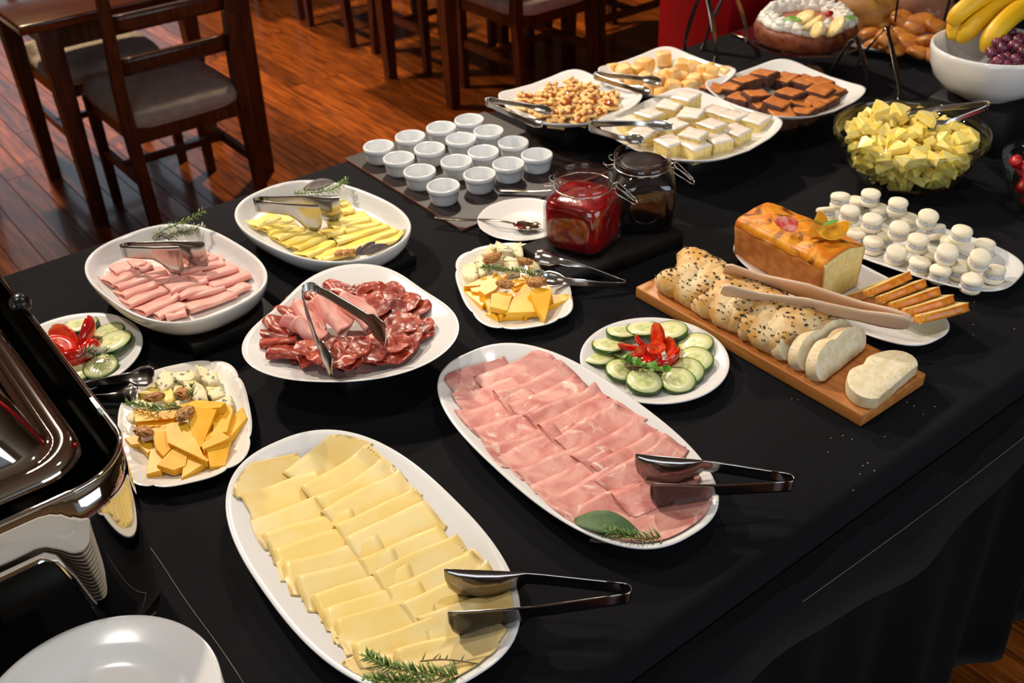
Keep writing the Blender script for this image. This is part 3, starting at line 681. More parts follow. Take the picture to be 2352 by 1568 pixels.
# ---- round plates with cucumber and tomato
platep=[(.2,.0075),(.045,.0070),(.034,.0078),(.022,.0125),(.008,.0175),(.002,.0195),(0,.019),(0,.0175),(.006,.0155),(.022,.0095),(.035,.003),(.045,0),(.05,0),(.055,.002),(.2,.003)]
PG=dish('round_plate',.1165,.1165,2,platep,porc,loc=(.979,.938,T+EPS)); tag(PG,'round white plate with cucumber, tomato and oregano beside the cutting board','plate','white plates with cucumber')
PC=dish('round_plate',.122,.114,2,platep,porc,loc=(.273,1.572,T+EPS),rz=radians(80)); tag(PC,'white plate with cucumber and tomato behind the chafing dish at left','plate','white plates with cucumber')
cucf=bpy.data.materials.new('cucumber_flesh'); cucf.use_nodes=True; N_=cucf.node_tree.nodes; L_=cucf.node_tree.links
def cucmat():
    b=N_['Principled BSDF']; b.inputs['Roughness'].default_value=.3; b.inputs['Subsurface Weight'].default_value=.3; b.inputs['Subsurface Scale'].default_value=.006
    b.inputs['Coat Weight'].default_value=.3
    tc=N_.new('ShaderNodeTexCoord'); ln=N_.new('ShaderNodeVectorMath'); ln.operation='LENGTH'; L_.new(tc.outputs['Object'],ln.inputs[0])
    rp=N_.new('ShaderNodeValToRGB'); mr=N_.new('ShaderNodeMapRange'); mr.inputs[2].default_value=.0282; L_.new(ln.outputs['Value'],mr.inputs[0]); L_.new(mr.outputs[0],rp.inputs[0])
    e=rp.color_ramp.elements; e[0].position=0; e[0].color=lin('#d3dc8c'); e[1].position=1; e[1].color=lin('#7f9a2c')
    for p_,c_ in ((.42,'#e4e6a6'),(.5,'#d6dd92'),(.6,'#edecba'),(.9,'#e3e8a8'),(.96,'#b5c64e')): x=e.new(p_); x.color=lin(c_)
    # seeds: radial streaks between r=.15 and .45
    sx=N_.new('ShaderNodeSeparateXYZ'); L_.new(tc.outputs['Object'],sx.inputs[0]); at2=N_.new('ShaderNodeMath'); at2.operation='ARCTAN2'; L_.new(sx.outputs[1],at2.inputs[0]); L_.new(sx.outputs[0],at2.inputs[1])
    m3=N_.new('ShaderNodeMath'); m3.operation='MULTIPLY'; m3.inputs[1].default_value=3; L_.new(at2.outputs[0],m3.inputs[0]); cs=N_.new('ShaderNodeMath'); cs.operation='COSINE'; L_.new(m3.outputs[0],cs.inputs[0])
    m9=N_.new('ShaderNodeMath'); m9.operation='MULTIPLY'; m9.inputs[1].default_value=18; L_.new(at2.outputs[0],m9.inputs[0]); c9_=N_.new('ShaderNodeMath'); c9_.operation='COSINE'; L_.new(m9.outputs[0],c9_.inputs[0])
    s1=N_.new('ShaderNodeMapRange'); s1.inputs[1].default_value=-.1; s1.inputs[2].default_value=.5; L_.new(cs.outputs[0],s1.inputs[0])
    s2=N_.new('ShaderNodeMapRange'); s2.inputs[1].default_value=.1; s2.inputs[2].default_value=.7; L_.new(c9_.outputs[0],s2.inputs[0])
    r1=N_.new('ShaderNodeValToRGB'); L_.new(mr.outputs[0],r1.inputs[0]); q=r1.color_ramp.elements; q[0].position=.12; q[0].color=(0,0,0,1); q[1].position=.5; q[1].color=(0,0,0,1); x=q.new(.22); x.color=(1,1,1,1); x=q.new(.4); x.color=(1,1,1,1)
    a1=N_.new('ShaderNodeMath'); a1.operation='MULTIPLY'; L_.new(s1.outputs[0],a1.inputs[0]); L_.new(s2.outputs[0],a1.inputs[1]); a2=N_.new('ShaderNodeMath'); a2.operation='MULTIPLY'; L_.new(a1.outputs[0],a2.inputs[0]); L_.new(r1.outputs[0],a2.inputs[1])
    mx=N_.new('ShaderNodeMix'); mx.data_type='RGBA'; L_.new(a2.outputs[0],mx.inputs[0]); L_.new(rp.outputs[0],mx.inputs[6]); mx.inputs[7].default_value=lin('#9fae62'); L_.new(mx.outputs[2],b.inputs['Base Color'])
    bp=N_.new('ShaderNodeBump'); bp.inputs['Strength'].default_value=.4; bp.inputs['Distance'].default_value=.001; L_.new(a2.outputs[0],bp.inputs['Height']); L_.new(bp.outputs[0],b.inputs['Normal'])
cucmat()
peelm=mat('cucumber_peel','#1d3a12',.3,col2='#2c5519',scale=60,coat=.3)
def make_cuc(r=.0282,h=.0062):
    root=empty('cucumber_slice')
    lathe('flesh',[(0,.0),(r-.0012,0),(r-.0008,h),(r*.45,h+.0004),(0,h)],cucf,root,40,mod=lambda t,q,z:q*(1+.015*sin(3*t)))
    lathe('peel',[(r-.0014,-.0001),(r,.0004),(r+.0002,h*.5),(r,h-.0006),(r-.0008,h+.0003),(r-.0013,h+.0002),(r-.0014,-.0001)],peelm,root,40,mod=lambda t,q,z:q*(1+.015*sin(3*t)))
    return root
cuc0=make_cuc()
def c11(x,y): return (1340+x/6.918, 710+y/6.918)
def put_cucs(L,f,base,lab,grp,ztop):
    global first
    out=[]
    for i,(x,y,hh,tx,ty,s) in enumerate(L):
        o=cp(cuc0) ; p=at(*f(x,y),base+hh+.006); o.location=(p.x,p.y,T+base+hh); 
        o.rotation_euler=(radians(tx),radians(ty),R(0,6)); o.rotation_mode='XYZ'
        # tilt about fixed world axes
        o.rotation_euler=(Euler((radians(tx),radians(ty),0)).to_matrix()@Matrix.Rotation(R(0,6),3,'Z')).to_euler()
        o.scale=(s,)*3; out.append(o); tag(o,lab[i],'cucumber slice',grp)
    return out
b=.0085
CG=[(235,760,.000,-4,8,.97),(410,560,.004,-6,8,1),(620,340,.005,-6,8,.98),(960,300,.006,-8,4,1.02),(1380,330,.007,-8,-3,1.06),(1790,540,.006,-5,-8,1.03),(1770,790,.007,2,-8,1.06),(1640,960,.006,6,-8,1.0),(1500,1110,.005,8,-6,.98),(620,960,.003,6,6,1.0),(960,1130,.008,9,2,1.03)]
nm=['at the far left edge, lowest','at the upper left','second at the back left','at the back, left of the top one','at the very back, behind the tallest tomato','at the back right','at the right','at the lower right','at the front right','at the front left','at the very front, under the oregano']
put_cucs(CG,c11,b,['cucumber slice '+n+' of the round plate' for n in nm],'cucumber slices on the front round plate',0)
def c13(x,y): return (x/3.136,600+y/3.136)
CC=[(360,560,.001,-4,6,1.0),(230,640,.001,0,8,.95),(575,455,.004,-8,2,1.1),(780,500,.003,-6,-3,.98),(820,575,.008,-3,-8,1.12),(725,750,.004,6,-6,1.0),(530,790,.002,6,0,1.0),(440,850,.0,6,2,1.0),(300,740,.0,3,4,.9)]
nm=['at the back left','leftmost, beside the chafing dish','tallest at the back','at the back right, mostly covered','large and tilted at the right','under the grey rosemary','at the front middle','at the very front','at the front left, behind the handle']
put_cucs(CC,c13,b,['cucumber slice '+n+' of the left plate' for n in nm],'cucumber slices on the left plate',0)
for ch in list(cuc0.children): bpy.data.objects.remove(ch,do_unlink=True)
bpy.data.objects.remove(cuc0,do_unlink=True)
tomm=mat('tomato_skin','#d81a0c',.16,col2='#c4120a',scale=30,coat=.6,sss=.15,sssc=(1,.1,.05)); tomf=mat('tomato_flesh','#e8340f',.25,col2='#f0682a',scale=90,lo=.5,hi=.62,sss=.3,sssc=(1,.2,.1),coat=.4)
def half(name,a,bb,c,m1,m2,cutn=12,cone=0):
    """half an ellipsoid, the cut face up at z=0: parts skin and flesh"""
    root=empty(name); n=28; rings=[]
    for k in range(9):
        f=k/8*pi/2; rings.append([Vector((a*cos(f)*cos(2*pi*j/n)*(1-cone*cos(2*pi*j/n)),bb*cos(f)*sin(2*pi*j/n),-c*sin(f))) for j in range(n)] if k<8 else [Vector((0,0,-c))])
    V,F=ring_loft(rings); mk('skin',V,[x[::-1] for x in F],m1,root)
    rings=[[Vector((0,0,-.0006))]]+[[Vector((a*q*cos(2*pi*j/n)*(1-cone*cos(2*pi*j/n)),bb*q*sin(2*pi*j/n),z)) for j in range(n)] for q,z in ((.35,-.0007),(.6,.0004),(.9,.0005),(.985,.0))]
    V,F=ring_loft(rings); mk('flesh',V,F,m2,root); return root
tom0=half('tomato_wedge',.0195,.0135,.0105,tomm,tomf)
def put_toms(L,f,base,grp,lab):
    for i,(x,y,hh,az,roll,pitch,s) in enumerate(L):
        o=cp(tom0); p=at(*f(x,y),base+hh); o.location=p
        o.rotation_euler=(Matrix.Rotation(radians(az),3,'Z')@Matrix.Rotation(radians(pitch),3,'Y')@Matrix.Rotation(radians(roll),3,'X')).to_euler()
        o.scale=(s,)*3; tag(o,lab[i],'tomato wedge',grp)
# az: direction of the long axis in the table plane; pitch <0 lifts the +x end
TG=[(1165,430,.030,60,-65,-58,1.15),(715,570,.021,150,25,-18,.95),(935,510,.022,110,40,-40,.8),(1160,610,.030,-10,25,0,.85),(1370,600,.022,60,-60,-30,.9),(1390,730,.021,15,-50,-8,1.12),(870,690,.020,170,30,0,1.05),(1000,700,.024,-30,60,0,1.1),(900,790,.017,-150,20,0,1.0),(1100,710,.016,-90,120,10,1.0),(1240,860,.015,-30,-60,10,.9),(1010,820,.014,-100,160,0,.95)]
put_toms(TG,c11,.009,'cherry tomato wedges on the front round plate',['cherry tomato wedge %s on the front round plate'%n for n in ('standing tallest, cut face to the viewer','pointing left with a pale seed strip','standing upright just left of the tallest','small, cut face up in the centre','pointing up at the right','long and glossy, pointing right','large at the centre left','under the small central one','facing down at the front left','hidden in the middle under the others','at the front right under the oregano leaves','lowest at the front, round side up')])
TC_=[(460,560,.02,110,-20,-45,1.5),(600,520,.024,40,-70,-35,1.7),(420,610,.018,140,-30,-12,1.5),(640,640,.018,30,-110,-10,1.2),(520,700,.014,-10,-80,0,1.6),(330,680,.014,170,-60,0,1.5)]
put_toms(TC_,c13,.009,'tomato wedges on the left plate',['tomato wedge %s on the left plate'%n for n in ('at the back, cut face forward','tallest, pointing to the back right','pointed, at the left','small, behind the grey rosemary','broad, at the front','half hidden behind the chafing handle')])
for ch in list(tom0.children): bpy.data.objects.remove(ch,do_unlink=True)
bpy.data.objects.remove(tom0,do_unlink=True)
z=.03
sprig('rosemary_sprig',[at(*c13(540,700),z-.004),at(*c13(640,650),z+.004),at(*c13(700,680),z+.004),at(*c13(780,640),z)],'silvery rosemary sprig on the tomato of the left plate','herb','rosemary sprigs',rosg,gstem,70,.021,.0018,1.3)
sprig('rosemary_sprig',[at(*c13(280,680),z-.012),at(*c13(240,620),z-.008),at(*c13(190,580),z-.01)],'grey rosemary tip at the far left of the left plate','herb','rosemary sprigs',rosg,gstem,26,.018,.0018,1.2)
sprig('oregano_sprig',[at(*c11(600,740),.026),at(*c11(700,830),.030),at(*c11(860,900),.031),at(*c11(1100,940),.031),at(*c11(1330,1000),.027)],'fresh green oregano sprig on the front round plate','herb','herb sprigs',ormat,stemm,26,.017,.0056,2.0,leafy=True)
# ---- fluted plates with mixed cheese
flup=[(.2,.0062),(.034,.006),(.027,.0075),(.018,.0115),(.007,.0165),(.001,.0188),(0,.0182),(.001,.0165),(.008,.0135),(.02,.008),(.03,.002),(.034,0),(.038,0),(.042,.0018),(.2,.0025)]
def flute(n,a=.045):
    return lambda th,d: (a*(abs(cos(th*n/2))**.6-.5) if d<.004 else ((.022*(abs(cos(th*n/2))**.6-.5) if d<.009 else 0)+.006*sin(th*44) if d<.026 else 0))
PD=dish('fluted_plate',.146,.094,3.2,flup,porcw,n=288,loc=(.345,1.284,T+EPS),rz=radians(69.8),of=flute(8)); tag(PD,'cream fluted plate of mixed cheese and walnuts next to the chafing dish','plate','fluted cheese plates')
PF=dish('fluted_plate',.142,.093,3.0,flup,porcw,n=288,loc=(.952,1.264,T+EPS),rz=radians(65.1),of=flute(8)); tag(PF,'cream fluted plate of mixed cheese and walnuts in front of the jam jars','plate','fluted cheese plates')
def chunk(name,poly_px,f,hb,h,m,label,cat,grp,tilt=(0,0),bev=.0006,taper=.97,rough=0,seed=0):
    """a cut piece: polygon given as photograph points on its top face at height hb+h, standing on hb"""
    P=[at(*f(x,y),hb+h) for x,y in poly_px]; c=sum(P,Vector())/len(P)
    kk=1.12 if name=='cheese_wedge' else 1.16
    poly=[((p.x-c.x)*kk,(p.y-c.y)*kk) for p in P]
    ar=sum(poly[i][0]*poly[(i+1)%len(poly)][1]-poly[(i+1)%len(poly)][0]*poly[i][1] for i in range(len(poly)))
    if ar<0: poly=poly[::-1]
    V,F=prism([Vector(q) for q in poly],h,bev,taper)
    o=mk(name,V,F,m,smooth=False)
    if rough:
        bm=bmesh.new(); bm.from_mesh(o.data); bmesh.ops.triangulate(bm,faces=bm.faces[:]); bmesh.ops.subdivide_edges(bm,edges=bm.edges[:],cuts=2,use_grid_fill=True)
        for v in bm.verts: v.co+=Vector(noise.noise_vector(v.co*110+Vector((seed,seed,0))))*rough
        for q in bm.faces: q.smooth=True
        bm.to_mesh(o.data); bm.free()
    o.location=(c.x,c.y,T+hb); o.rotation_euler=(radians(tilt[0]),radians(tilt[1]),0)
    tag(o,label,cat,grp); return o
def c14(x,y): return (260+x/5.059,820+y/5.059)
fl_=.0070
WD=[([(255,610),(500,640),(720,600),(700,690),(270,740)],.012,.012,(4,0)),
 ([(270,750),(700,650),(690,780),(460,800),(300,800)],.006,.012,(3,0)),
 ([(450,830),(640,790),(660,870),(470,880)],.008,.012,(4,0)),
 ([(140,940),(300,890),(330,1000),(210,1010)],.0,.012,(0,0)),
 ([(300,1010),(450,960),(460,1060),(400,1105)],.0,.012,(0,0)),
 ([(790,540),(970,490),(1290,550),(1240,610),(830,620)],.020,.012,(-8,0)),
 ([(880,740),(960,630),(1185,630),(1010,960),(950,1000)],.022,.008,(14,0)),
 ([(630,800),(700,780),(860,770),(1040,1120),(640,960)],.016,.012,(8,-4)),
 ([(455,890),(620,870),(680,1010),(570,1125),(490,1050)],.010,.011,(6,4)),
 ([(1190,640),(1350,570),(1380,620),(1310,840),(1160,850)],.010,.013,(4,0)),
 ([(1310,850),(1440,640),(1500,590),(1545,700),(1350,925)],.002,.012,(0,0)),
 ([(1010,940),(1210,840),(1340,930),(1270,970),(1050,1060)],.010,.012,(0,0)),
 ([(1055,970),(1110,940),(1330,960),(1270,1180),(1110,1210)],.004,.013,(16,4)),
 ([(1040,920),(1150,760),(1170,840),(1130,880)],.006,.01,(0,0)),
 ([(430,1120),(460,1040),(590,1150),(540,1300),(390,1340)],.0,.012,(2,0)),
 ([(520,1240),(740,1030),(860,1070),(820,1230),(690,1280)],.004,.012,(8,0)),
 ([(860,1080),(1090,1130),(1100,1190),(800,1380)],.0,.012,(3,0))]
for i,(pl_,hb,h,tl) in enumerate(WD):
    chunk('cheese_wedge',pl_,c14,fl_+hb,h,wedm,'x','cheese wedge','orange-yellow cheese wedges on the left fluted plate',tl)
ws=[o for o in C.objects if o.get('group')=='orange-yellow cheese wedges on the left fluted plate']
label_seq(ws,'{o} orange-yellow cheese wedge counted from the front of the left fluted plate','cheese wedge','orange-yellow cheese wedges on the left fluted plate')
BD=[([(500,250),(600,130),(680,170),(690,300),(560,410),(480,300)],.004,.014),([(690,190),(900,140),(960,220),(880,290),(710,270)],.006,.014),([(965,100),(1190,170),(1230,270),(1090,300),(1000,210)],.002,.016),([(830,290),(960,280),(1060,350),(1090,490),(960,480),(850,420)],.004,.016),([(1090,350),(1240,340),(1290,430),(1160,470),(1100,420)],.0,.013),([(1180,500),(1370,440),(1390,570),(1270,560)],.004,.012),([(290,430),(480,310),(530,380),(420,440)],.004,.012),([(240,520),(400,470),(500,580),(300,600)],.006,.01),([(140,690),(220,620),(260,640),(250,730),(170,730)],.0,.010),([(700,300),(820,310),(780,420),(700,400)],.002,.012),([(540,420),(680,370),(700,490),(620,540)],.008,.012),([(640,560),(760,490),(780,580),(660,590)],.004,.010)]
for i,(pl_,hb,h) in enumerate(BD): chunk('blue_cheese_chunk',pl_,c14,fl_+hb,h,blum if i not in (10,6) else chy,'x','blue cheese','blue cheese chunks on the left fluted plate',(R(-6,6),R(-6,6)),.001,.9,.0022,i)
ws=[o for o in C.objects if o.get('group')=='blue cheese chunks on the left fluted plate']
label_seq(ws,'{o} crumbly pale cheese chunk counted from the front, on the left fluted plate','blue cheese','blue cheese chunks on the left fluted plate')
walnut(at(*c14(840,690),fl_+.034),.0165,.5,'walnut half in the middle of the left fluted plate, on the orange cheese',0,11)
walnut(at(*c14(365,900),fl_+.018),.0165,1.9,'walnut half at the left side of the left fluted plate',.2,12)
walnut(at(*c14(490,490),fl_+.026),.0145,-.4,'walnut half at the back left beside the rosemary tip',0,13)
walnut(at(*c14(820,450),fl_+.026),.016,1.3,'walnut half at the back, against the blue cheese of the left plate',.4,14)
sprig('rosemary_sprig',[at(*c14(800,580),fl_+.032),at(*c14(560,610),fl_+.034),at(*c14(350,570),fl_+.034),at(*c14(160,540),fl_+.03)],'green rosemary sprig across the left fluted plate','herb','rosemary sprigs',rosm,stemm,34,.02,.0017,.7)
sprig('rosemary_sprig',[at(*c14(900,500),fl_+.028),at(*c14(920,420),fl_+.036),at(*c14(915,330),fl_+.04)],'short rosemary tip standing in the blue cheese of the left plate','herb','rosemary sprigs',rosm,stemm,8,.016,.0017,.5)
def c15(x,y): return (1040+x/5.6,540+y/5.6)
WF=[([(160,650),(360,560),(560,480),(460,580),(330,640)],.008,.010,(0,0)),([(370,600),(640,510),(680,510),(540,680),(420,740),(350,700)],.014,.01,(5,0)),([(230,680),(350,660),(350,730),(250,720)],.006,.01,(0,0)),
 ([(140,715),(330,735),(410,860),(370,900)],.0,.011,(0,0)),([(340,740),(480,750),(470,880),(570,1030),(480,960)],.004,.010,(8,0)),([(500,770),(620,740),(750,760),(690,930),(480,900)],.014,.010,(8,0)),
 ([(600,960),(700,930),(640,1030),(600,1050)],.002,.01,(0,0)),([(930,640),(1000,720),(1090,940),(700,970),(760,840)],.008,.011,(6,0)),([(890,500),(960,510),(1090,580),(1000,600)],.016,.01,(0,0)),([(700,590),(890,540),(980,580),(800,650)],.014,.01,(0,0)),([(770,660),(960,600),(960,640),(800,700)],.012,.008,(0,0)),
 ([(1000,760),(1070,700),(1260,720),(1200,940),(1170,1030),(1050,880)],.016,.009,(12,0)),([(1240,640),(1270,700),(1250,760),(1120,700)],.012,.01,(0,0)),([(1270,770),(1500,760),(1530,800),(1240,900)],.0,.011,(0,0)),([(910,980),(1070,950),(920,1050)],.0,.009,(0,0)),([(440,1000),(600,1010),(900,990),(880,1040),(560,1050)],.0,.008,(0,0)),([(700,740),(800,690),(870,690),(760,820)],.006,.01,(0,0))]
for i,(pl_,hb,h,tl) in enumerate(WF): chunk('cheese_wedge',pl_,c15,fl_+hb,h,wedm,'x','cheese wedge','orange-yellow cheese wedges on the right fluted plate',tl)
ws=[o for o in C.objects if o.get('group')=='orange-yellow cheese wedges on the right fluted plate']
label_seq(ws,'{o} orange-yellow cheese wedge counted from the front of the right fluted plate','cheese wedge','orange-yellow cheese wedges on the right fluted plate')
BF=[([(380,230),(490,110),(560,160),(420,250)],.004,.014),([(560,60),(760,170),(760,220),(580,200)],.012,.012),([(720,130),(880,100),(910,270),(780,230)],.006,.014),([(420,250),(500,190),(640,260),(650,330),(460,300)],.008,.012),([(640,260),(840,290),(840,340),(660,330)],.008,.012),([(650,350),(830,330),(850,430),(700,450)],.006,.013),([(310,280),(410,270),(420,390),(330,410)],.004,.012),([(110,480),(160,370),(290,320),(330,540),(250,590),(140,540)],.0,.013),([(320,420),(440,440),(370,520),(330,500)],.002,.012),([(980,310),(1100,370),(1130,420),(1040,510),(960,420)],.004,.012),([(760,180),(880,240),(900,300),(770,260)],.004,.012)]
for i,(pl_,hb,h) in enumerate(BF): chunk('blue_cheese_chunk',pl_,c15,fl_+hb,h,blum,'x','blue cheese','blue cheese chunks on the right fluted plate',(R(-6,6),R(-6,6)),.001,.9,.0018,i+30)
ws=[o for o in C.objects if o.get('group')=='blue cheese chunks on the right fluted plate']
label_seq(ws,'{o} pale blue-veined cheese piece counted from the front, on the right fluted plate','blue cheese','blue cheese chunks on the right fluted plate')
walnut(at(*c15(510,330),fl_+.026),.0185,.1,'largest walnut half, at the back left of the right fluted plate',0,21)
walnut(at(*c15(930,370),fl_+.026),.0165,1.6,'walnut half standing at the back right of the right fluted plate',.5,22)
walnut(at(*c15(675,660),fl_+.028),.015,-.9,'walnut half in the middle of the right fluted plate',.2,23)
walnut(at(*c15(1080,640),fl_+.030),.017,-.5,'walnut half at the right, in front of the tongs tips',.1,24)
sprig('rosemary_sprig',[at(*c15(1060,520),fl_+.028),at(*c15(850,470),fl_+.034),at(*c15(600,440),fl_+.034),at(*c15(380,420),fl_+.03)],'green rosemary sprig across the right fluted plate','herb','rosemary sprigs',rosm,stemm,52,.016,.0018,.9)
# ---- rounded triangular plate with cured meat
riser(.632,1.262,.15,.13,.034,'black riser under the white triangular plate of cured meat',10)
hE=.034+2*EPS
def tri(th,d):
    k=(-.0028*cos(2*th)+.0033*sin(2*th)-.017*cos(3*th)+.0017*sin(3*th)-.0011*cos(4*th)-.0045*sin(4*th))/.1661
    return k*max(.25,1-d/.16)
PE=dish('triangular_plate',.1634,.1634,2,[(.3,.011),(.12,.0105),(.09,.012),(.06,.017),(.03,.026),(.008,.0355),(.001,.0385),(0,.038),(.001,.0365),(.012,.0315),(.045,.017),(.085,.004),(.09,0),(.095,0),(.1,.003),(.3,.004)],porc,n=120,loc=(.632,1.265,T+hE),of=tri)
tag(PE,'white rounded triangular plate piled with cured meat and pink ham','plate')
def coppamat(name,a,b,fat,lo,hi):
    return mat(name,a,.36,col2=b,scale=26,detail=5,lo=.36,hi=.62,col3=fat,lo3=lo,hi3=hi,scale3=34,dist=2.6,sss=.1,sssc=(1,.2,.1),bump=.25,bscale=200,coat=.12,rnd=.12)
copm=coppamat('cured_meat','#8a1f12','#b24428','#ecc4ae',.585,.65); copd=coppamat('dark_cured_meat','#6f160c','#98321a','#dfa98e',.62,.70)
def c16(x,y): return (580+x/5.345,600+y/5.345)
def taco(p,q,r,tail,m,seed,flat=.8,lift=0,th=.0011,roll=0,name='cured_meat_slice'):
    p,q=Vector(p),Vector(q); d=q-p; L=d.length; rn=random.Random(seed); a0=rn.uniform(0,6)
    def f(u,v):
        w=sqrt(max(0,1-(2*v-1)**2*.8)); x=(u-.5)*L*(.35+.65*w)-(1-w)*L*.15
        open_=1.25-.85*u; rr=r*open_; n_=noise.noise(Vector((u*3.5,v*4,seed*1.7)))
        if v<.36: k=v/.36; y=tail*(1-k); z=.0006
        elif v<.64: k=(v-.36)/.28; an=-pi/2-pi*k; y=rr*cos(an); z=rr*flat*(1+sin(an))+.0006
        else: k=(v-.64)/.36; y=tail*k; z=2*rr*flat*(1-k)**1.2+.0015
        e=abs(2*u-1)**4
        return (x,y+.002*sin(u*8+a0),z+.0018*n_*(1 if v>.4 else .3)+e*.0006*sin(v*17+a0))
    o=sheet(name,f,16,26,th,m); o.location=(p+q)/2; 
    o.rotation_euler=(Matrix.Rotation(atan2(d.y,d.x),3,'Z')@Matrix.Rotation(-math.asin(max(-.9,min(.9,d.z/max(L,1e-6)))),3,'Y')@Matrix.Rotation(roll,3,'X')).to_euler(); return o
fz=hE+.012
TL=[(470,500,640,640,.010,.022,.6),(330,650,620,720,.012,.03,0),(200,780,460,960,.013,.03,0),(100,950,480,970,.011,.03,.2),(130,1060,560,990,.011,.03,0),(230,1180,640,1190,.014,.032,0),(500,1270,650,1150,.007,.02,0),(590,1310,950,1140,.016,.036,0),(880,1330,1150,1180,.010,.03,0),(1080,1350,1340,1080,.009,.034,0),(1240,1330,1480,1050,.009,.034,0),(1480,1290,1640,1080,.009,.03,0),(1640,1230,1760,1050,.008,.03,0),(940,330,1120,450,.012,.025,0),(700,470,880,560,.012,.02,0),(1090,400,1280,480,.011,.03,0)]
out=[]
for i,(x0,y0,x1,y1,r,tl,ro) in enumerate(TL):
    h=fz+.004+.012*(1-abs(y0-900)/900)
    p,q=at(*c16(x0,y0),fz+.006+.004*(i%3)),at(*c16(x1,y1),fz+.018)
    out.append(taco(p,q,r*.85,tl*1.35,copm if i%3 else copd,i+1,.62,roll=-.10))
    tag(out[-1],'x','cured meat')
label_seq(out,'{o} folded cured meat slice from the front of the triangular plate','cured meat','folded cured meat slices')
def ruffle(p,rad,rz,m,seed,label,cat,grp,tx=0,ty=0,amp=.003,name='cured_meat_slice',asp=1.25):
    def f(u,v):
        a,b=2*u-1,2*v-1; # square to disc
        x=a*sqrt(max(0,1-b*b/2)); y=b*sqrt(max(0,1-a*a/2)); q=hypot(x,y); th=atan2(y,x)
        ed=.06*noise.noise(Vector((cos(th)*2,sin(th)*2,seed*2.3)))
        z=amp*(1.3*noise.noise(Vector((x*1.3,y*1.3,seed)))+q**4*.35*sin(th*4+seed)+.22*noise.noise(Vector((x*4,y*4,seed+9))))
        return (x*rad*asp*(1+ed),y*rad*(1+ed),z)
    o=sheet(name,f,16,16,.0011,m); o.location=p; o.rotation_euler=(Matrix.Rotation(radians(tx),3,'X')@Matrix.Rotation(radians(ty),3,'Y')@Matrix.Rotation(rz,3,'Z')).to_euler(); tag(o,label,cat,grp); return o
RL=[(1350,330,.020,0),(1480,400,.026,.5),(1700,400,.024,1),(1560,480,.027,2),(1480,590,.026,3),(1850,520,.026,.3),(1960,560,.026,1.2),(2010,590,.022,.2),(1700,640,.028,.8),(1820,760,.030,1.6),(1980,830,.027,2.2),(2080,800,.018,.1),(1850,930,.030,.9),(1700,990,.028,1.5),(1760,1080,.026,.4),(1560,1060,.028,1.1),(1400,1080,.026,2),(1220,1060,.030,.7),(1150,1150,.024,1.4),(1060,1200,.022,2.6),(1000,1050,.022,.6),(700,1060,.022,2),(820,1130,.02,1)]
out=[]
for i,(x,y,rad,rz) in enumerate(RL):
    h=fz+.008+.0012*i*(.6)+ (.006 if x<1900 else 0)+(.004 if x>1500 else .010)
    o=ruffle(at(*c16(x,y),h),rad,rz,copm if i%4 else copd,i+1,'x','cured meat','flat cured meat slices',R(-8,14),R(-12,2) if x>1500 else R(-6,6),.0042)
    out.append(o)
label_seq(out,'{o} ruffled flat cured meat slice from the front of the triangular plate','cured meat','flat cured meat slices')
HC=[((1180,540),(1450,880),.013,.028,.022),((880,560),(1100,920),.013,.030,.020),((760,600),(900,760),.011,.026,.012),((620,600),(760,1000),.011,.028,.012),((430,780),(620,900),.012,.024,.010),((600,830),(820,1040),.013,.024,.012),((1240,520),(1320,600),.012,.02,.010)]
nm=['at the right, longest and uppermost','in the middle under the tongs arm','small, at the back','at the left, tapering to a point','pointing left','at the front, beside the small tongs blade','at the back right']
for i,((x0,y0),(x1,y1),r,tl,dh) in enumerate(HC):
    o=taco(at(*c16(x0,y0),fz+dh+.012),at(*c16(x1,y1),fz+dh+.004),r,tl,hamr,50+i,.95,name='ham_slice',roll=.2); tag(o,'pink ham fold %s on the triangular plate'%nm[i],'ham slice','pink ham folds in the middle of the triangular plate')
# ---- tongs
SC=[(0,1),(.45,1),(.54,1.02),(.60,1.8),(.70,2.7),(.82,3.0),(.92,2.6),(.98,1.8),(1,1.0)]
def low(p,d=.009): return Vector((p.x,p.y,p.z-d))
tongs(at(1822,1108,.047),[low(at(1460,1042,.066)),low(at(1494,1110,.064))],'steel scoop tongs resting on the smoked ham platter, handle to the right',prof=SC,offk=1,bow=.004,m=mat('dark_reflecting_steel','#8f8a88',.13,1))
tongs(at(1450,1362,.047),[low(at(1020,1306,.066)),low(at(1028,1406,.064))],'steel scoop tongs resting on the flat cheese platter, handle to the right',prof=SC,offk=1,bow=.004,m=mat('dark_reflecting_steel','#8f8a88'))
tongs(at(280,574,.092),[low(at(411,566,.112),.012),low(at(470,554,.112),.012)],'steel scoop tongs lying across the rolled ham platter, fold at the left',w0=.024,prof=[(0,1),(.5,1.05),(.62,1.4),(.75,2.2),(.9,2.4),(.97,2.0),(1,1.6)],offk=1,bow=.003)
tongs(at(585,468,.085),[low(at(733,471,.104),.012),low(at(780,449,.104),.012)],'steel scoop tongs lying across the rolled yellow cheese platter',w0=.024,prof=[(0,1),(.5,1.05),(.62,1.4),(.75,2.2),(.9,2.4),(.97,2.0),(1,1.6)],offk=1,bow=.003)
SH=[(0,.9),(.3,1),(.6,1.1),(.72,1.3),(.82,2.4),(.93,2.6),(1,1.7)]
tongs(at(1436,652,.012),[at(1228,586,.046),at(1244,636,.034)],'steel tongs with shell-shaped ends, leaning on the right fluted cheese plate',w0=.012,prof=SH,wd1=Vector((.75,.45,.55)),bow=.006,foldr=.004)
tongs(at(150,905,.018),[at(352,862,.040),at(316,905,.026)],'steel tongs with shell-shaped ends, between the left plates',w0=.013,prof=SH,wd1=Vector((.5,.6,.6)),bow=.006,foldr=.005)
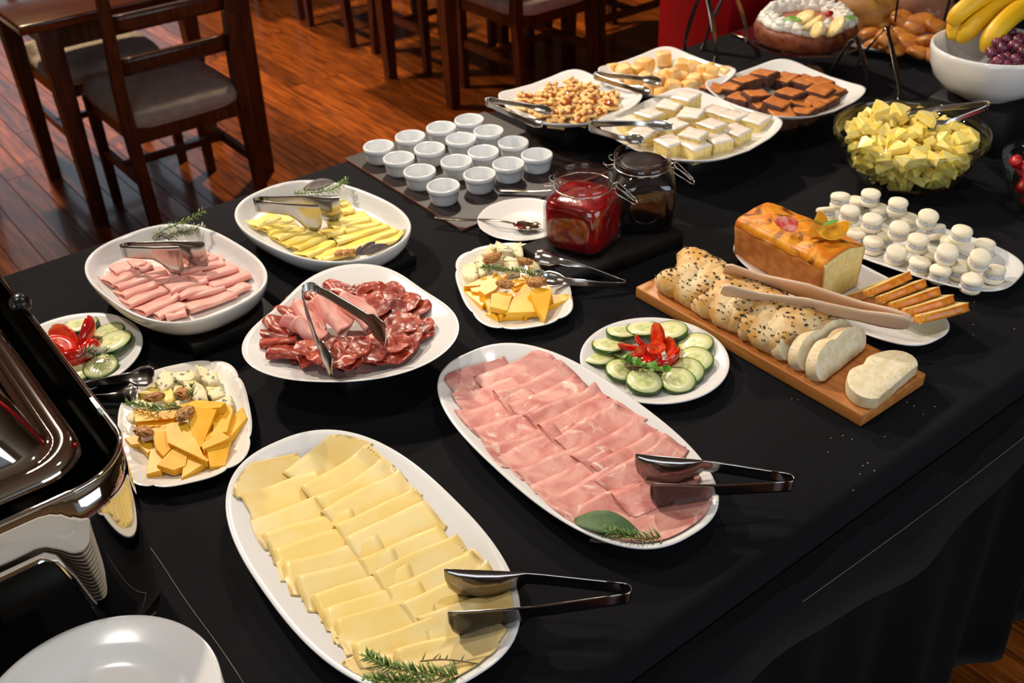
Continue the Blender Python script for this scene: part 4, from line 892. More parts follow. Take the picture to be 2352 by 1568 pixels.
tongs(at(703,660,.150),[at(886,772,.108),at(764,842,.102)],'spring tongs standing in the cured meat, coiled end up',w0=.014,prof=[(0,1),(.15,1.1),(.6,1.2),(.7,1.3),(.78,2.4),(.95,2.6),(1,1.9)],wd0=Vector((.35,.45,.9)),wd1=Vector((.3,.25,.9)),bow=.008,foldr=.013,th=.0013,cup=.001)
PT=[(0,1.3),(.12,1.0),(.5,.85),(.68,.8),(.78,1.5),(.9,1.6),(1,.9)]
tongs(at(1116,232,.105),[at(1268,256,.098),at(1246,286,.088)],'small steel pastry tongs at the left corner of the jam pastry platter',w0=.013,prof=PT,wd1=Vector((.4,.3,.8)),bow=.006,foldr=.006,name='pastry_tongs')
tongs(at(1352,290,.112),[at(1545,291,.112),at(1478,322,.095)],'small steel pastry tongs at the left corner of the iced cake platter',w0=.014,prof=PT,wd1=Vector((.4,.3,.8)),bow=.006,foldr=.006,name='pastry_tongs')
tongs(at(1364,172,.10),[at(1520,188,.104),at(1494,212,.10)],'small steel pastry tongs between the jam pastries and the scones',w0=.013,prof=PT,wd1=Vector((.4,.3,.8)),bow=.006,foldr=.006,name='pastry_tongs')
tongs(at(2272,242,.150),[at(2070,266,.128),at(2118,292,.12)],'steel tongs lying on the pineapple chunks, handle over the bowl rim',w0=.013,prof=PT,wd1=Vector((.6,.2,.6)),bow=.006,foldr=.006)
# tongs standing open on their tips
def standing(apex,tips,label): 
    return tongs(apex,tips,label,w0=.020,prof=[(0,.9),(.2,1.0),(.5,1.15),(.7,.8),(.9,.7),(.96,1.3),(1,1.5)],wd0=Vector((.98,.15,0)),wd1=Vector((.98,.15,0)),bow=.008,foldr=.010,name='standing_tongs')
a=at(1570,120,.002); b_=at(1645,142,.002); m_=(a+b_)/2
standing(m_+Vector((0,0,.175)),[a,b_],'steel tongs standing open on their tips in front of the red pillar')
a=at(1615,112,.002); b_=at(1718,95,.002); m_=(a+b_)/2
standing(m_+Vector((0,0,.155)),[a,b_],'steel tongs standing open, half behind the cream-topped cake')
a=at(1895,214,.002); b_=at(1990,214,.002); m_=(a+b_)/2
standing(m_+Vector((0,0,.135)),[a,b_],'steel tongs standing open beside the brownie platter corner')
a=at(1968,150,.002); b_=at(2068,226,.002); m_=(a+b_)/2
standing(m_+Vector((0,0,.135)),[a,b_],'steel tongs standing open in front of the golden buns')
# ---- cutting board with braided bread
boardm=mat('board_wood','#c98442',.45,col2='#b06b2e',scale=5,detail=6,lo=.38,hi=.62,stretch=(16,1,16),bump=.06,bscale=60,dist=.5)
bd=bevbox('cutting_board',.155,.47,.022,.003,boardm,loc=(1.179,.873,T+EPS)); tag(bd,'long wooden cutting board under the seeded braided bread','cutting board')
hB=.022+EPS*1.5
crustm=mat('seeded_bread_crust','#dba352',.6,col2='#efd6a6',scale=20,detail=5,lo=.4,hi=.58,bump=.6,bscale=90,spec=.4,col3='#b9702a',lo3=.56,hi3=.74,scale3=11)
crumbm=mat('bread_crumb','#efe3c4',.8,col2='#e2d2a8',scale=70,bump=.8,bscale=260); palec=mat('pale_bread_crust','#ead6b0',.6,col2='#dcb983',scale=24,bump=.3,bscale=120)
seedm=mat('black_sesame','#15130f',.5)
# braid: three strands woven; the loaf is cut across in three pieces
def braid(y0,y1,xc,wd,ht,m,seed,period=.125):
    g=G()
    L=y0-y1
    for s in range(3):
        P=[];n=int(L/.006)
        for i in range(n+1):
            y=y0-L*i/n; ph=2*pi*(y/period)+2*pi*s/3; e=min(1,.62+.38*min(i,n-i)/(n*.12+1e-6)) if True else 1
            P.append(Vector((xc+wd*.52*sin(ph),y,hB+ht*.46+ht*.17*cos(2*ph))))
        k=len(P); V=[];nn=18
        for i in range(k):
            t=(P[min(i+1,k-1)]-P[max(i-1,0)]).normalized(); u=t.cross(UPV).normalized(); v=u.cross(t)
            en=min(i,k-1-i)/max(1,k*.1); sc_=min(1,sqrt(min(1,en+.45)))
            for j in range(nn):
                a=2*pi*j/nn; q=P[i]+(u*cos(a)*wd*.52+v*sin(a)*ht*.52)*sc_
                q+=Vector(noise.noise_vector(q*45+Vector((seed,s*5,0))))*.003
                q.z=max(q.z,hB+.0004); V.append(q)
        F=[[i*nn+j,i*nn+(j+1)%nn,(i+1)*nn+(j+1)%nn,(i+1)*nn+j] for i in range(k-1) for j in range(nn)]+[list(range(nn))[::-1],[(k-1)*nn+j for j in range(nn)]]
        g.add(V,[f[::-1] for f in F])
    return g
def seeds(verts_norms,n,par,seed,zmin,size=.0018):
    rn=random.Random(seed); g=G(); tot=0
    while tot<n:
        p,nr=rn.choice(verts_norms)
        if nr.z<.25 or p.z<zmin: continue
        if noise.noise(Vector((p.x*38,p.y*30,seed)))+rn.uniform(-.25,.35)<.0: continue
        p=p+Vector((rn.uniform(-.0025,.0025),rn.uniform(-.0025,.0025),0))+nr*.0005
        a=rn.uniform(0,pi); t=nr.orthogonal().normalized(); t=(Matrix.Rotation(a,3,nr)@t); b=nr.cross(t)
        s=size*rn.uniform(.75,1.1)
        g.add([p+t*s,p+b*s*.55,p-t*s,p-b*s*.55,p+nr*s*.5,p-nr*s*.4],[[0,1,4],[1,2,4],[2,3,4],[3,0,4],[1,0,5],[2,1,5],[3,2,5],[0,3,5]]); tot+=1
    o=g.build('sesame_seeds',seedm,par); o['kind']='stuff'; return o
def loafpiece(y0,y1,xc,wd,ht,m,label,seed,ns,grp,cutm=crumbm,rot=0,ends=(0,0)):
    g=braid(y0,y1,xc,wd,ht,m,seed)
    c=Vector((xc,(y0+y1)/2,0)); root=empty('braided_bread',(c.x,c.y,T)); tag(root,label,'bread',grp)
    o=mk('crust',[v-c for v in g.V],g.F,m,root); me=o.data
    VN=[(v.co.copy(),v.normal.copy()) for v in me.vertices]
    if ns: seeds(VN,ns,root,seed,hB+.02)
    return root
xb=1.172
loafpiece(1.068,.972,xb+.002,.062,.056,crustm,'end piece of the braided loaf with black seeds, farthest on the board',3,1500,'cut pieces of the seeded braided loaf')
loafpiece(.980,.884,xb-.002,.062,.056,crustm,'middle piece of the seeded braided loaf, under the wooden tongs',5,1500,'cut pieces of the seeded braided loaf')
loafpiece(.890,.800,xb-.002,.062,.056,crustm,'seeded braided loaf piece next to the pale slices',8,1300,'cut pieces of the seeded braided loaf')
def breadslice(w_,h_,th,label,loc,rot,seed,ns):
    root=empty('bread_slice',loc); root.rotation_euler=rot; tag(root,label,'bread slice','pale bread slices on the cutting board')
    n=40; out=[]
    for j in range(n):   # lobed braid section, flat at the base
        th_=2*pi*j/n; x,z=cos(th_),sin(th_)
        r_=1+.10*cos(2*th_*1.0)+.07*abs(cos(th_*1.5+.3))-.20*math.exp(-((th_-pi/2)/.26)**2)
        X=x*w_/2*r_; Z=max(-.34*h_,z*h_*.56*r_)+.34*h_+.02*h_*noise.noise(Vector((x*2,z*2,seed))); out.append((X,Z))
    rings=[[Vector((0,0,h_*.42))]]+[[Vector((x*k,y,.42*h_+(z-.42*h_)*k)) for x,z in out] for k,y in ((.5,.0006),(.965,0))]
    rings+=[[Vector((x*k,y,.42*h_+(z-.42*h_)*k+.0012*noise.noise(Vector((x*60,y*60,seed+i_))))) for x,z in out] for i_,(k,y) in enumerate(((1,.001),(1.01,th*.35),(1.01,th*.7),(1,th-.001)))]
    back=[[Vector((x*k,y,.42*h_+(z-.42*h_)*k)) for x,z in out] for k,y in ((.965,th),(.5,th-.0006))]+[[Vector((0,th,h_*.42))]]
    V,F=ring_loft(rings[3:7]); mk('crust',V,[f[::-1] for f in F],palec,root)
    V,F=ring_loft(rings[:4]); mk('crumb_face',V,F,crumbm,root); V,F=ring_loft([rings[6]]+back); mk('crumb_face',V,F,crumbm,root)
    if ns:
        VN=[]
        for x,z in out:
            for yy in (th*.15,th*.4,th*.65,th*.9):
                nr=Vector((x,0,z-.3*h_)).normalized()
                if z>.45*h_: VN.append((Vector((x*1.01,yy,.42*h_+(z-.42*h_)*1.01)),nr))
        seeds(VN,ns,root,seed+.5,.0,.0007)
    return root
for i,(px,py,an,tl) in enumerate(((1838,800,0,-16),(1868,822,0,-20),(1905,845,0,-26))):
    p=at(px+20,py+10,hB)
    breadslice(.122,.060,.021,'%s pale slice leaning beside the seeded loaf on the board'%('first','second','third')[i],(1.176,.787-.030*i,T+hB+.0044),(radians(-24),0,radians(4*i-2)),30+i,70)
breadslice(.125,.076,.020,'pale bread slice lying flat at the near end of the board',(1.184,.640,T+hB+.0206),(radians(-88),0,radians(6)),41,30)
# wooden tongs across bread and cake
wtm=mat('pale_beech','#e6c8ab',.55,col2='#d8b493',scale=9,detail=5,stretch=(1,1,1),lo=.35,hi=.65,bump=.05,bscale=60)
wt=tongs(at(2090,742,.068),[at(1664,616,.096),at(1658,664,.096)],'pale wooden tongs lying across the braided bread and the sliced cake',w0=.027,th=.0045,foldr=.004,bow=.002,m=wtm,cup=0,
  prof=[(0,1.2),(.04,1.5),(.12,1.55),(.25,1.15),(.42,1.35),(.55,1.6),(.68,1.2),(.8,.85),(.9,1.05),(.97,1.25),(1,.8)],wd0=Vector((-.30,-.42,.86)),wd1=Vector((-.30,-.42,.86)),name='wooden_tongs')
# ---- orange loaf cake
PK=dish('oval_plate',.212,.088,2.8,platep,porc,n=110,loc=(1.368,.893,T+EPS),rz=radians(86)); tag(PK,'white oval plate under the orange loaf cake, beside the cutting board','plate')
cakes=mat('cake_side_crust','#cd8a44',.6,col2='#bb7232',scale=60,lo=.4,hi=.6,bump=.4,bscale=300,col3='#8f4a1c',lo3=.66,hi3=.8,scale3=12)
cakec=mat('cake_crumb','#f2df9e',.75,col2='#ead083',scale=90,bump=.6,bscale=350); caket=mat('caramelised_cake_top','#dd7c1a',.4,col2='#f2a92c',scale=22,detail=5,lo=.42,hi=.6,col3='#6e2a0e',lo3=.53,hi3=.66,scale3=20,coat=.15,dist=1.2)
def cake(name,w_,L,h_,label,loc,rot,seed,cat='cake',grp=None,crown=.010):
    root=empty(name,loc); root.rotation_euler=rot; tag(root,label,cat,grp); nx,ny=14,max(3,int(L/.008))
    def prof(u): # around the section from bottom left over the top to bottom right
        return None
    def topz(x,y): return h_+crown*(1-(2*x/w_)**2)+.004*noise.noise(Vector((x*40,y*26,seed)))
    # top (glazed fruit) as a thin layer
    def ft(u,v):
        x=(u-.5)*w_*1.02; y=(v-.5)*L; e=max(0,abs(2*u-1)-.86)/.14
        return (x,y,topz(x,y)-.010*e*e+ .0005)
    sheet('glazed_top',ft,16,ny,.003,caket,root)
    wb=w_*.86
    def side(s):
        def f(u,v):
            x=s*(wb+(w_-wb)*v)/2+.0012*noise.noise(Vector((u*9,v*5,seed+s))); y=(u-.5)*L; z=(topz(w_/2*.97,y)-.008)*v
            return (x,y,z)
        return f
    sheet('side_crust',side(-1),ny,8,.003,cakes,root); sheet('side_crust',side(1),ny,8,.003,cakes,root)
    for e in (-1,1):
        m=cakec if (e==-1 or L<.05) else cakes
        def fe(u,v,e=e):
            ww=wb+(w_-wb)*v; x=(u-.5)*(ww-.001); return (x,e*(L/2-.0005),max(.0003,(topz(x,e*L/2)-.0015)*v))
        sheet('cut_face' if m is cakec else 'end_crust',fe,14,8,.002,m,root)
    G().box(-wb/2,wb/2,-L/2+.001,L/2-.001,.0,.003).build('bottom_crust',cakes,root,smooth=False)
    return root
hK=.0085+EPS
cake('loaf_cake',.104,.20,.078,'whole end of the golden orange loaf cake with caramelised top',(1.362,.975,T+hK),(0,0,radians(-2)),2)
for i in range(5):
    y=.848-.0235*i
    cake('cake_slice',.098,.013,.066,'%s leaning slice of orange cake counted from the uncut loaf'%ordw(i),(1.392+.004*i,y,T+hK+.0045),(radians(50+3*i),0,radians(-6-3*i)),10+i,'cake slice','slices of orange loaf cake',.005)
# garnish
orf=mat('orange_flesh','#f7a512',.25,col2='#fbc040',scale=120,coat=.5,sss=.3,sssc=(1,.5,.1)); orp=mat('orange_peel','#f6b21e',.35,bump=.3,bscale=500,col2='#f9c63a')
stf=mat('strawberry_flesh','#e8443a',.3,col2='#f6a79a',scale=70,coat=.5,sss=.3); sts=mat('strawberry_skin','#c80f16',.25,col2='#a80a10',scale=60,coat=.5,bump=.5,bscale=500)
def orange_wedge(p,rz,rx,ry,s,label):
    root=empty('orange_wedge',p); root.rotation_euler=(rx,ry,rz); tag(root,label,'orange wedge','orange wedges on the loaf cake')
    n=18; r=s
    A=[];B=[]
    for j in range(n+1):
        a=pi*j/n; x,z=-r*cos(a),-r*sin(a); A.append(Vector((x,-.0,z))); 
    def f(u,v): a=pi*u; wv=(v-.5)*.9*sin(a)*r*.8; return (-r*cos(a)*1.02,wv,-r*sin(a)*1.0)
    sheet('peel',f,18,6,.0016,orp,root)
    V=[Vector((0,0,0))];F=[]
    g=G()
    for side in (-1,1):
        V=[Vector((-r,0,0)),Vector((r,0,0))]+[Vector((-r*cos(pi*j/n)*.98,side*.45*sin(pi*j/n)*r*.78,-r*sin(pi*j/n)*.97)) for j in range(1,n)]
        F=[[0,2,1] if side>0 else [0,1,2]]; F=[[0]+list(range(2,n+1))+[1]] if side<0 else [([0]+list(range(2,n+1))+[1])[::-1]]
        g.add(V,F)
    g.build('flesh',orf,root,smooth=False); return root
hT=hK+.100
orange_wedge(at(1866,512,hT+.018),radians(-37),0,radians(-72),.024,'upright orange wedge on top of the loaf cake')
orange_wedge(at(1912,512,hT+.020),radians(-50),radians(-18),radians(-16),.027,'broad orange wedge leaning at the front of the loaf cake top')
st=half('strawberry_half',.021,.014,.010,sts,stf,cone=.35); st.location=at(1815,515,hT+.006); st.rotation_euler=(Matrix.Rotation(radians(-50),3,'Z')@Matrix.Rotation(radians(15),3,'Y')@Matrix.Rotation(radians(35),3,'X')).to_euler(); tag(st,'halved strawberry beside the orange wedges on the loaf cake','strawberry')
mint=mat('mint_leaf','#4d8a2a',.45,col2='#6fa53a',scale=70,bump=.2,bscale=300)
leaf(at(1888,518,hT+.016),at(1830,512,hT+.022),.0055,mint,'left mint leaf over the orange wedges on the loaf cake',.5,'mint_leaf',grp='mint leaves on the loaf cake')
leaf(at(1890,518,hT+.018),at(1926,508,hT+.026),.004,mint,'right mint leaf over the orange wedges on the loaf cake',.5,'mint_leaf',grp='mint leaves on the loaf cake')
leaf(at(1792,500,hT-.002),at(1776,494,hT+.003),.003,mint,'small green leaf behind the strawberry on the loaf cake',.5,'mint_leaf',grp='mint leaves on the loaf cake')
# ---- macaron tray
trayp=[(.3,.0095),(.05,.009),(.03,.0105),(.012,.0165),(.003,.0205),(0,.020),(.001,.018),(.014,.012),(.035,.003),(.045,0),(.05,0),(.055,.002),(.3,.003)]
PM=dish('oval_tray',.185,.098,3.0,trayp,porc,n=110,loc=(1.578,.878,T+EPS),rz=radians(100)); tag(PM,'long white tray of pale sandwich biscuits at the right','tray')
bism=mat('pale_biscuit','#f7efd9',.7,col2='#f3e6c6',scale=40,bump=.25,bscale=200,sss=.15,sssc=(1,.8,.6)); cocm=mat('coconut_filling','#c9ccd4',.8,col2='#e9e9ee',scale=260,detail=4,lo=.42,hi=.58,col3='#7c7a80',lo3=.62,hi3=.68,scale3=420,bump=1,bscale=500)
mac0=empty('sandwich_biscuit')
def bis(z0,s,nm):
    r=.0185
    return lathe(nm,[(0,z0),(r*.8,z0),(r*.97,z0+s*.0022),(r*1.0,z0+s*.0055),(r*.93,z0+s*.0092),(r*.7,z0+s*.0112),(0,z0+s*.0118)],bism,mac0,30,mod=lambda t,q,z:q*(1+.012*sin(2*t+z0*90)+.01*sin(5*t)))
lathe('biscuit',[(0,.0),(.0150,.0),(.0178,.0020),(.0185,.0055),(.0180,.0085),(.0165,.0098),(0,.0098)],bism,mac0,30)
lathe('filling',[(0,.0085),(.0160,.0088),(.0168,.0115),(.0170,.0145),(.0160,.0172),(0,.0172)],cocm,mac0,36,mod=lambda t,q,z:q*(1+.02*sin(11*t)+.02*sin(7*t+z*900)))
bis(.0165,1,'biscuit')
def c17(x,y): return (1850+x/4.685,400+y/4.685)
# (x,y of the top face middle, layer, tilt towards/away)
MC=[(385,225,1,8),(710,180,1,0),(1005,275,1,0),(1320,415,1,-12),(1690,580,1,-4),(1875,850,1,-22),(1525,790,1,-16),(1220,670,1,-4),(1015,540,1,-8),(725,450,1,-4),(485,360,1,-2),
 (2050,1010,0,6),(1800,1100,0,-4),(1460,1000,0,0),(1240,915,0,0),(975,800,0,-18),(740,690,0,0),(560,600,0,0),(240,400,0,30),(550,260,0,0),(800,340,0,0),(1110,440,0,0),(1430,600,0,40),(1670,960,0,-6),(1570,680,0,0),(1940,720,0,0),(860,620,0,0),(1350,830,0,0),(640,570,0,0),(300,520,0,0)]
macs=[]
for i,(x,y,l,t) in enumerate(MC):
    b=.0105+EPS+(.0262 if l else 0)
    p=at(*c17(x,y),b+.028); o=mac0 if i==0 else cp(mac0); o.location=(p.x,p.y,T+b); o.rotation_euler=(radians(t*.7),radians(-t*.4),R(0,6)) if t else (0,0,R(0,6))
    if t: o.rotation_euler=(Matrix.Rotation(radians(-t),3,Vector((FW.y,-FW.x,0)).normalized())@Matrix.Rotation(R(0,6),3,'Z')).to_euler(); o.location.z+=abs(sin(radians(t)))*.012
    macs.append(o)
label_seq(macs,'{o} pale sandwich biscuit with speckled filling, counted from the near end of the tray','biscuit','pale sandwich biscuits on the long tray')
# ---- brown board with ramekins
matm=mat('dark_brown_leather','#1d1210',.5,col2='#251814',scale=14,bump=.15,bscale=300); edgem=mat('worn_brown_edge','#6a3c2c',.6)
mt=G().box(0,.39,0,.445,0,.004).build('serving_board',matm,smooth=False); mt.location=(1.016,1.506,T+EPS); tag(mt,'dark brown serving board under the rows of white ramekins','board')
G().box(-.0015,.0005,-.001,.446,.0002,.0044).build('worn_edge',edgem,mt,smooth=False); G().box(0,.39,-.0015,.0005,.0002,.0044).build('worn_edge',edgem,mt,smooth=False)
def flm(t,r,z):
    return r*(1-.022*(1 if .003<z<.0245 else 0)*(.5+.5*cos(t*36))**.7)
RP=[(0,.0015),(.022,.0015),(.0235,0),(.0262,0),(.0272,.0015),(.0285,.006),(.0298,.013),(.0310,.020),(.0318,.0245),(.0336,.0262),(.0342,.029),(.0342,.033),(.0336,.0352),(.0322,.036),(.0306,.0352),(.0296,.033),(.0288,.029),(.0278,.014),(.0262,.0075),(.023,.006),(0,.0058)]
ramm=mat('ramekin_porcelain','#eef0f1',.2,coat=.35)
ram0=lathe('ramekin',RP,ramm,n=144,mod=flm)
RK=[[(869.3,333.6),(915.7,360.7),(963.6,390.7),(1017.9,424.6)],[(941.8,311),(986.4,338.6),(1047.9,368.2),(1101.4,397.9)],[(1013,290.4),(1058.6,316.4),(1110,346),(1167.5,374.3)],[(1077.5,272.9),(1122,298.6),(1179,325),(1232.9,352.9)]]
for i in range(4):
    for j in range(4):
        p=at(*RK[i][j],.036+.0052); o=ram0 if i==j==0 else ram0.copy()
        if o is not ram0: C.objects.link(o)
        o.location=(p.x,p.y,T+.0052); o.rotation_euler=(0,0,R(0,6))
        tag(o,'white fluted ramekin, %s from the front in the %s row from the left'%(ORD[3-j],ORD[i]),'ramekin','white ramekins on the brown board')
# ---- saucer and spoons
sc_=lathe('saucer',[(0,.005),(.045,.0052),(.052,.0065),(.07,.0125),(.084,.0165),(.0865,.0172),(.0872,.0165),(.084,.0148),(.07,.010),(.053,.002),(.048,0),(.044,0),(.042,.0015),(0,.002)],porc,n=96,loc=(1.112,1.436,T+.005),mod=lambda t,r,z:r*(1+(.008*abs(sin(t*6)) if r>.08 else 0)))
tag(sc_,'white scalloped saucer with a silver spoon, left of the red jam jar','saucer')
goldst=mat('warm_polished_steel','#d8c9ae',.12,1)
def spoon(tip,end,label,bl=.052,bw=.019):
    tip,end=Vector(tip),Vector(end); root=empty('spoon',tip); tag(root,label,'spoon','spoons by the jam jars'); d=(end-tip); L=d.length; ax=d/L; s=ax.cross(UPV).normalized(); up=s.cross(ax)
    def fb(u,v):
        a=2*v-1; w_=bw*sin(pi*min(1,u*.9+.06))**.6; return ax*(u*bl)+s*(a*w_)+up*(-.008*(1-a*a)*sin(pi*min(1,u*1.0+.02))+.001)
    sheet('bowl',fb,14,8,.0012,goldst,root)
    def fh(u,v):
        w_=.0035+.0045*u**2; z=.006*sin(pi*min(1,u*1.6))*(1-u); return ax*(bl*.96+u*(L-bl*.96))+s*((2*v-1)*w_*.7)+up*(.001+z)
    sheet('handle',fh,20,3,.0022,goldst,root); return root
spoon(at(1240,520,.022),at(998,500,.014),'silver spoon resting on the saucer, bowl full of reflections')
spoon(at(1395,446,.011),at(1144,438,.011),'silver spoon on the brown board, half hidden behind the red jam jar')
# ---- jam jars
riser(1.165,1.262,.27,.145,.030,'black riser under the two jam jars',-4,'display_riser')
jg=glass('jar_glass',(.96,.94,.93,1),0,1.1)
jamr=mat('red_jam','#7a040a',.2,col2='#a80c14',scale=40,lo=.45,hi=.7,coat=.3,sss=.3,sssc=(1,.05,.05),bump=.4,bscale=70); jamd=mat('dark_jam','#070103',.4,col2='#0d0205',scale=30,spec=.2,bump=.3,bscale=60)
wirem=mat('wire_steel','#c9c4bb',.22,1)
def jar(cx,cy,jm,label,rz,fill,top=.138):
    root=empty('jam_jar',(cx,cy,T+.0312)); root.rotation_euler=(0,0,rz); tag(root,label,'jar','clip-top jam jars')
    e=lambda z: 4.2 if z<.09 else max(2,4.2-(z-.09)*120)
    out=[(0,.002),(.045,.002),(.053,0),(.0575,.003),(.0605,.010),(.0615,.03),(.0615,.080),(.0600,.092),(.0565,.101),(.0515,.108),(.0490,.112),(.0490,.116),(.0525,.1175),(.0530,.120),(.0510,.122),(.0510,.127),(.0532,.1285),(.0535,.133),(.0525,.1365),(.0505,.1375)]
    inn=[(.0480,.1365),(.0472,.132),(.0462,.112),(.0480,.108),(.0535,.1005),(.0570,.091),(.0588,.080),(.0588,.03),(.0575,.011),(.052,.005),(0,.0045)]
    lathe('glass_body',out+inn,jg,root,64,sq=e)
    q=[(0,.006),(.050,.0065),(.0560,.012),(.0578,.03),(.0578,.080),(.0560,.0905),(.0525,.0998)]
    if fill>.105: q+=[(.0470,.1075),(.0452,.112),(.0452,fill-.001),(.035,fill+.001),(.015,fill-.001),(0,fill)]
    else: q=[(r,z) for r,z in q if z<fill-.004]+[(.0562,fill-.003),(.052,fill),(.02,fill+.003),(0,fill+.001)]
    lathe('jam',q,jm,root,64,sq=e)
    # circular moulding on two faces
    for a in (0,pi/2,pi,-pi/2):
        P=[Vector((cos(a)*.0617-sin(a)*.026*cos(t),sin(a)*.0617+cos(a)*.026*cos(t),.05+.026*sin(t))) for t in [2*pi*k/40 for k in range(41)]]
        if a in (0,pi): P=[Vector((cos(a)*.0617,.026*cos(t),.05+.026*sin(t))) for t in [2*pi*k/40 for k in range(41)]]
        G().tube(P,.0009,5,cap=False).build('moulded_ring',jg,root)
    P=[Vector((.0522*cos(2*pi*k/48),.0522*sin(2*pi*k/48),.1145)) for k in range(49)]
    wr=empty('wire_bail',(0,0,0)); wr.parent=root
    G().tube(P,.0013,6,cap=False).build('neck_wire',wirem,wr)
    base_a=-YAWJ-rz
    D=Vector((cos(base_a),sin(base_a),0)); S=Vector((-D.y,D.x,0))
    lp=[D*.052+S*.010+UPV*.1145,D*.058+S*.011+UPV*.118,D*.060+S*.010+UPV*.108,D*.078+S*.012+UPV*.098,D*.093+S*.010+UPV*.088,D*.097+UPV*.085,D*.093-S*.010+UPV*.088,D*.078-S*.012+UPV*.098,D*.060-S*.010+UPV*.108,D*.058-S*.011+UPV*.118,D*.052-S*.010+UPV*.1145]
    G().tube(smoothpath(lp,4),.0013,6).build('clamp_lever',wirem,wr)
    lp=[D*.058+S*.008+UPV*.122,D*.066+S*.009+UPV*.116,D*.080+S*.007+UPV*.104,D*.091+S*.006+UPV*.094,D*.094+UPV*.092,D*.091-S*.006+UPV*.094,D*.080-S*.007+UPV*.104,D*.066-S*.009+UPV*.116,D*.058-S*.008+UPV*.122]
    G().tube(smoothpath(lp,4),.0012,6).build('clamp_loop',wirem,wr)
    lp=[-D*.052+S*.008+UPV*.1145,-D*.060+S*.008+UPV*.116,-D*.063+S*.008+UPV*.123,-D*.058+S*.006+UPV*.127]
    G().tube(smoothpath(lp,4),.0013,6).build('hinge_wire',wirem,wr)
    lp=[-D*.052-S*.008+UPV*.1145,-D*.062-S*.008+UPV*.112,-D*.069-S*.008+UPV*.113,-D*.071-S*.008+UPV*.117]
    G().tube(smoothpath(lp,4),.0013,6).build('hinge_wire',wirem,wr)
    return root
YAWJ=radians(50)
jar(1.129,1.277,jamr,'open clip-top glass jar of bright red jam, nearer of the two',radians(20),.096)
YAWJ=radians(52)
jar(1.266,1.268,jamd,'open clip-top glass jar of nearly black jam, farther of the two',radians(55),.121)
# ---- four square platters with pastries
def sqz(k,a): return lambda x,y,d: k*((x*x+y*y)/(2*a*a))
def squareplate(cx,cy,a,rz,label,h):
    z=[(.3,.0105),(.08,.010),(.04,.0105),(.012,.013),(.003,.0160),(0,.0155),(.001,.0125),(.02,.008),(.06,.003),(.07,0),(.075,0),(.08,.003),(.3,.004)]
    rings=[]
    n=96
    for d,zz in z:
        aa=a-d
        if aa<.004: rings.append([Vector((0,0,zz))]); continue
        ring=[]
        for j in range(n):
            th=2*pi*j/n; x,y=sup(aa,aa,7,th); x,y=x*(1+.10*(1-(y/aa)**2))-0,y*(1+.10*(1-(x/aa)**2)) if abs(x)<aa*1.2 else y
            k=.040*max(0,((x*x+y*y)/(2*a*a)))**1.4 if d<.07 else .040*max(0,((x*x+y*y)/(2*a*a)))**1.4*0
            ring.append(Vector((x*.95,y*.95,zz+k)))
        rings.append(ring)
    V,F=ring_loft(rings); o=mk('square_platter',V,F,porc,loc=(cx,cy,T+h),rot=(0,0,radians(rz))); tag(o,label,'platter','square white pastry platters'); return o
hS=.048
for cx,cy,s,lb in ((1.475,1.72,.13,'jam pastries'),(1.56,1.43,.15,'iced cake squares'),(1.745,1.675,.13,'golden scones'),(1.862,1.42,.14,'brownies')):
    riser(cx,cy,.14,.14,hS-.001,'black riser under the square platter of '+lb)
squareplate(1.475,1.715,.131,0,'square white platter of jam-topped pastries, leftmost of the four',hS)
squareplate(1.562,1.430,.156,2,'square white platter of white-iced cake squares, nearest the jam jars',hS)
squareplate(1.745,1.680,.130,0,'square white platter of golden scones, farthest back',hS)
squareplate(1.862,1.425,.142,-4,'square white platter of brownies beside the glass bowl',hS)
fS=hS+.0112
icem=mat('white_icing','#f6ece2',.3,col2='#f2ddcc',scale=26,coat=.3,sss=.15); spong=mat('yellow_sponge','#f0dd9a',.8,col2='#e6c873',scale=120,bump=.8,bscale=330)
def iced(p,rz,s,h,label):
    root=empty('iced_cake_square',p); root.rotation_euler=(R(-.06,.06),R(-.06,.06),rz); tag(root,label,'cake','iced cake squares')
    bevbox('sponge',s,s,h,.002,spong,root,(0,0,0),jit=.0015)
    def f(u,v):
        x,y=(u-.5)*s*1.05,(v-.5)*s*1.05; e=max(abs(2*u-1),abs(2*v-1)); return (x,y,h+.001-.003*max(0,e-.8)*5*R(.3,1)+.0015*noise.noise(Vector((x*60,y*60,h*99))))
    sheet('icing',f,8,8,.0026,icem,root); return root
IC=[(1540,400,2),(1420,460,1),(1275,525,1),(1140,575,0),(1580,520,1),(1740,500,0),(1870,540,0),(2040,560,0),(1455,600,0),(1720,600,1),(1225,655,0),(1590,668,1),(1890,640,0),(1420,718,0),(1600,738,0),(1760,695,0)]
ics=[]
for x,y,l in IC:
    hh=.034; p=at(1080+x/3.095,90+y/3.095,fS+hh+l*.012); ics.append(iced((p.x,p.y,T+fS+l*.012),R(-.3,.3)+(.1 if l else 0),.047,hh,'x'))
label_seq(ics,'{o} white-iced sponge square counted from the front of its platter','cake','iced cake squares')
brm=mat('brownie_crumb','#5b3020',.75,col2='#432013',scale=70,bump=1,bscale=240); brt=mat('brownie_top','#c4752e',.6,col2='#b0611f',scale=22,col3='#6b3418',lo3=.6,hi3=.66,scale3=34,bump=.4,bscale=90)
BR=[(1200,790,1),(1020,860,1),(850,935,0),(640,945,0),(1450,835,0),(1640,865,0),(1800,880,0),(1480,1000,1),(1800,970,1),(1920,960,0),(950,1050,0),(1120,1015,1),(1330,1105,1),(1580,1110,0),(1770,1080,0),(1400,1215,0),(1620,1195,0),(1850,1060,0),(1180,1110,0)]
brs=[]
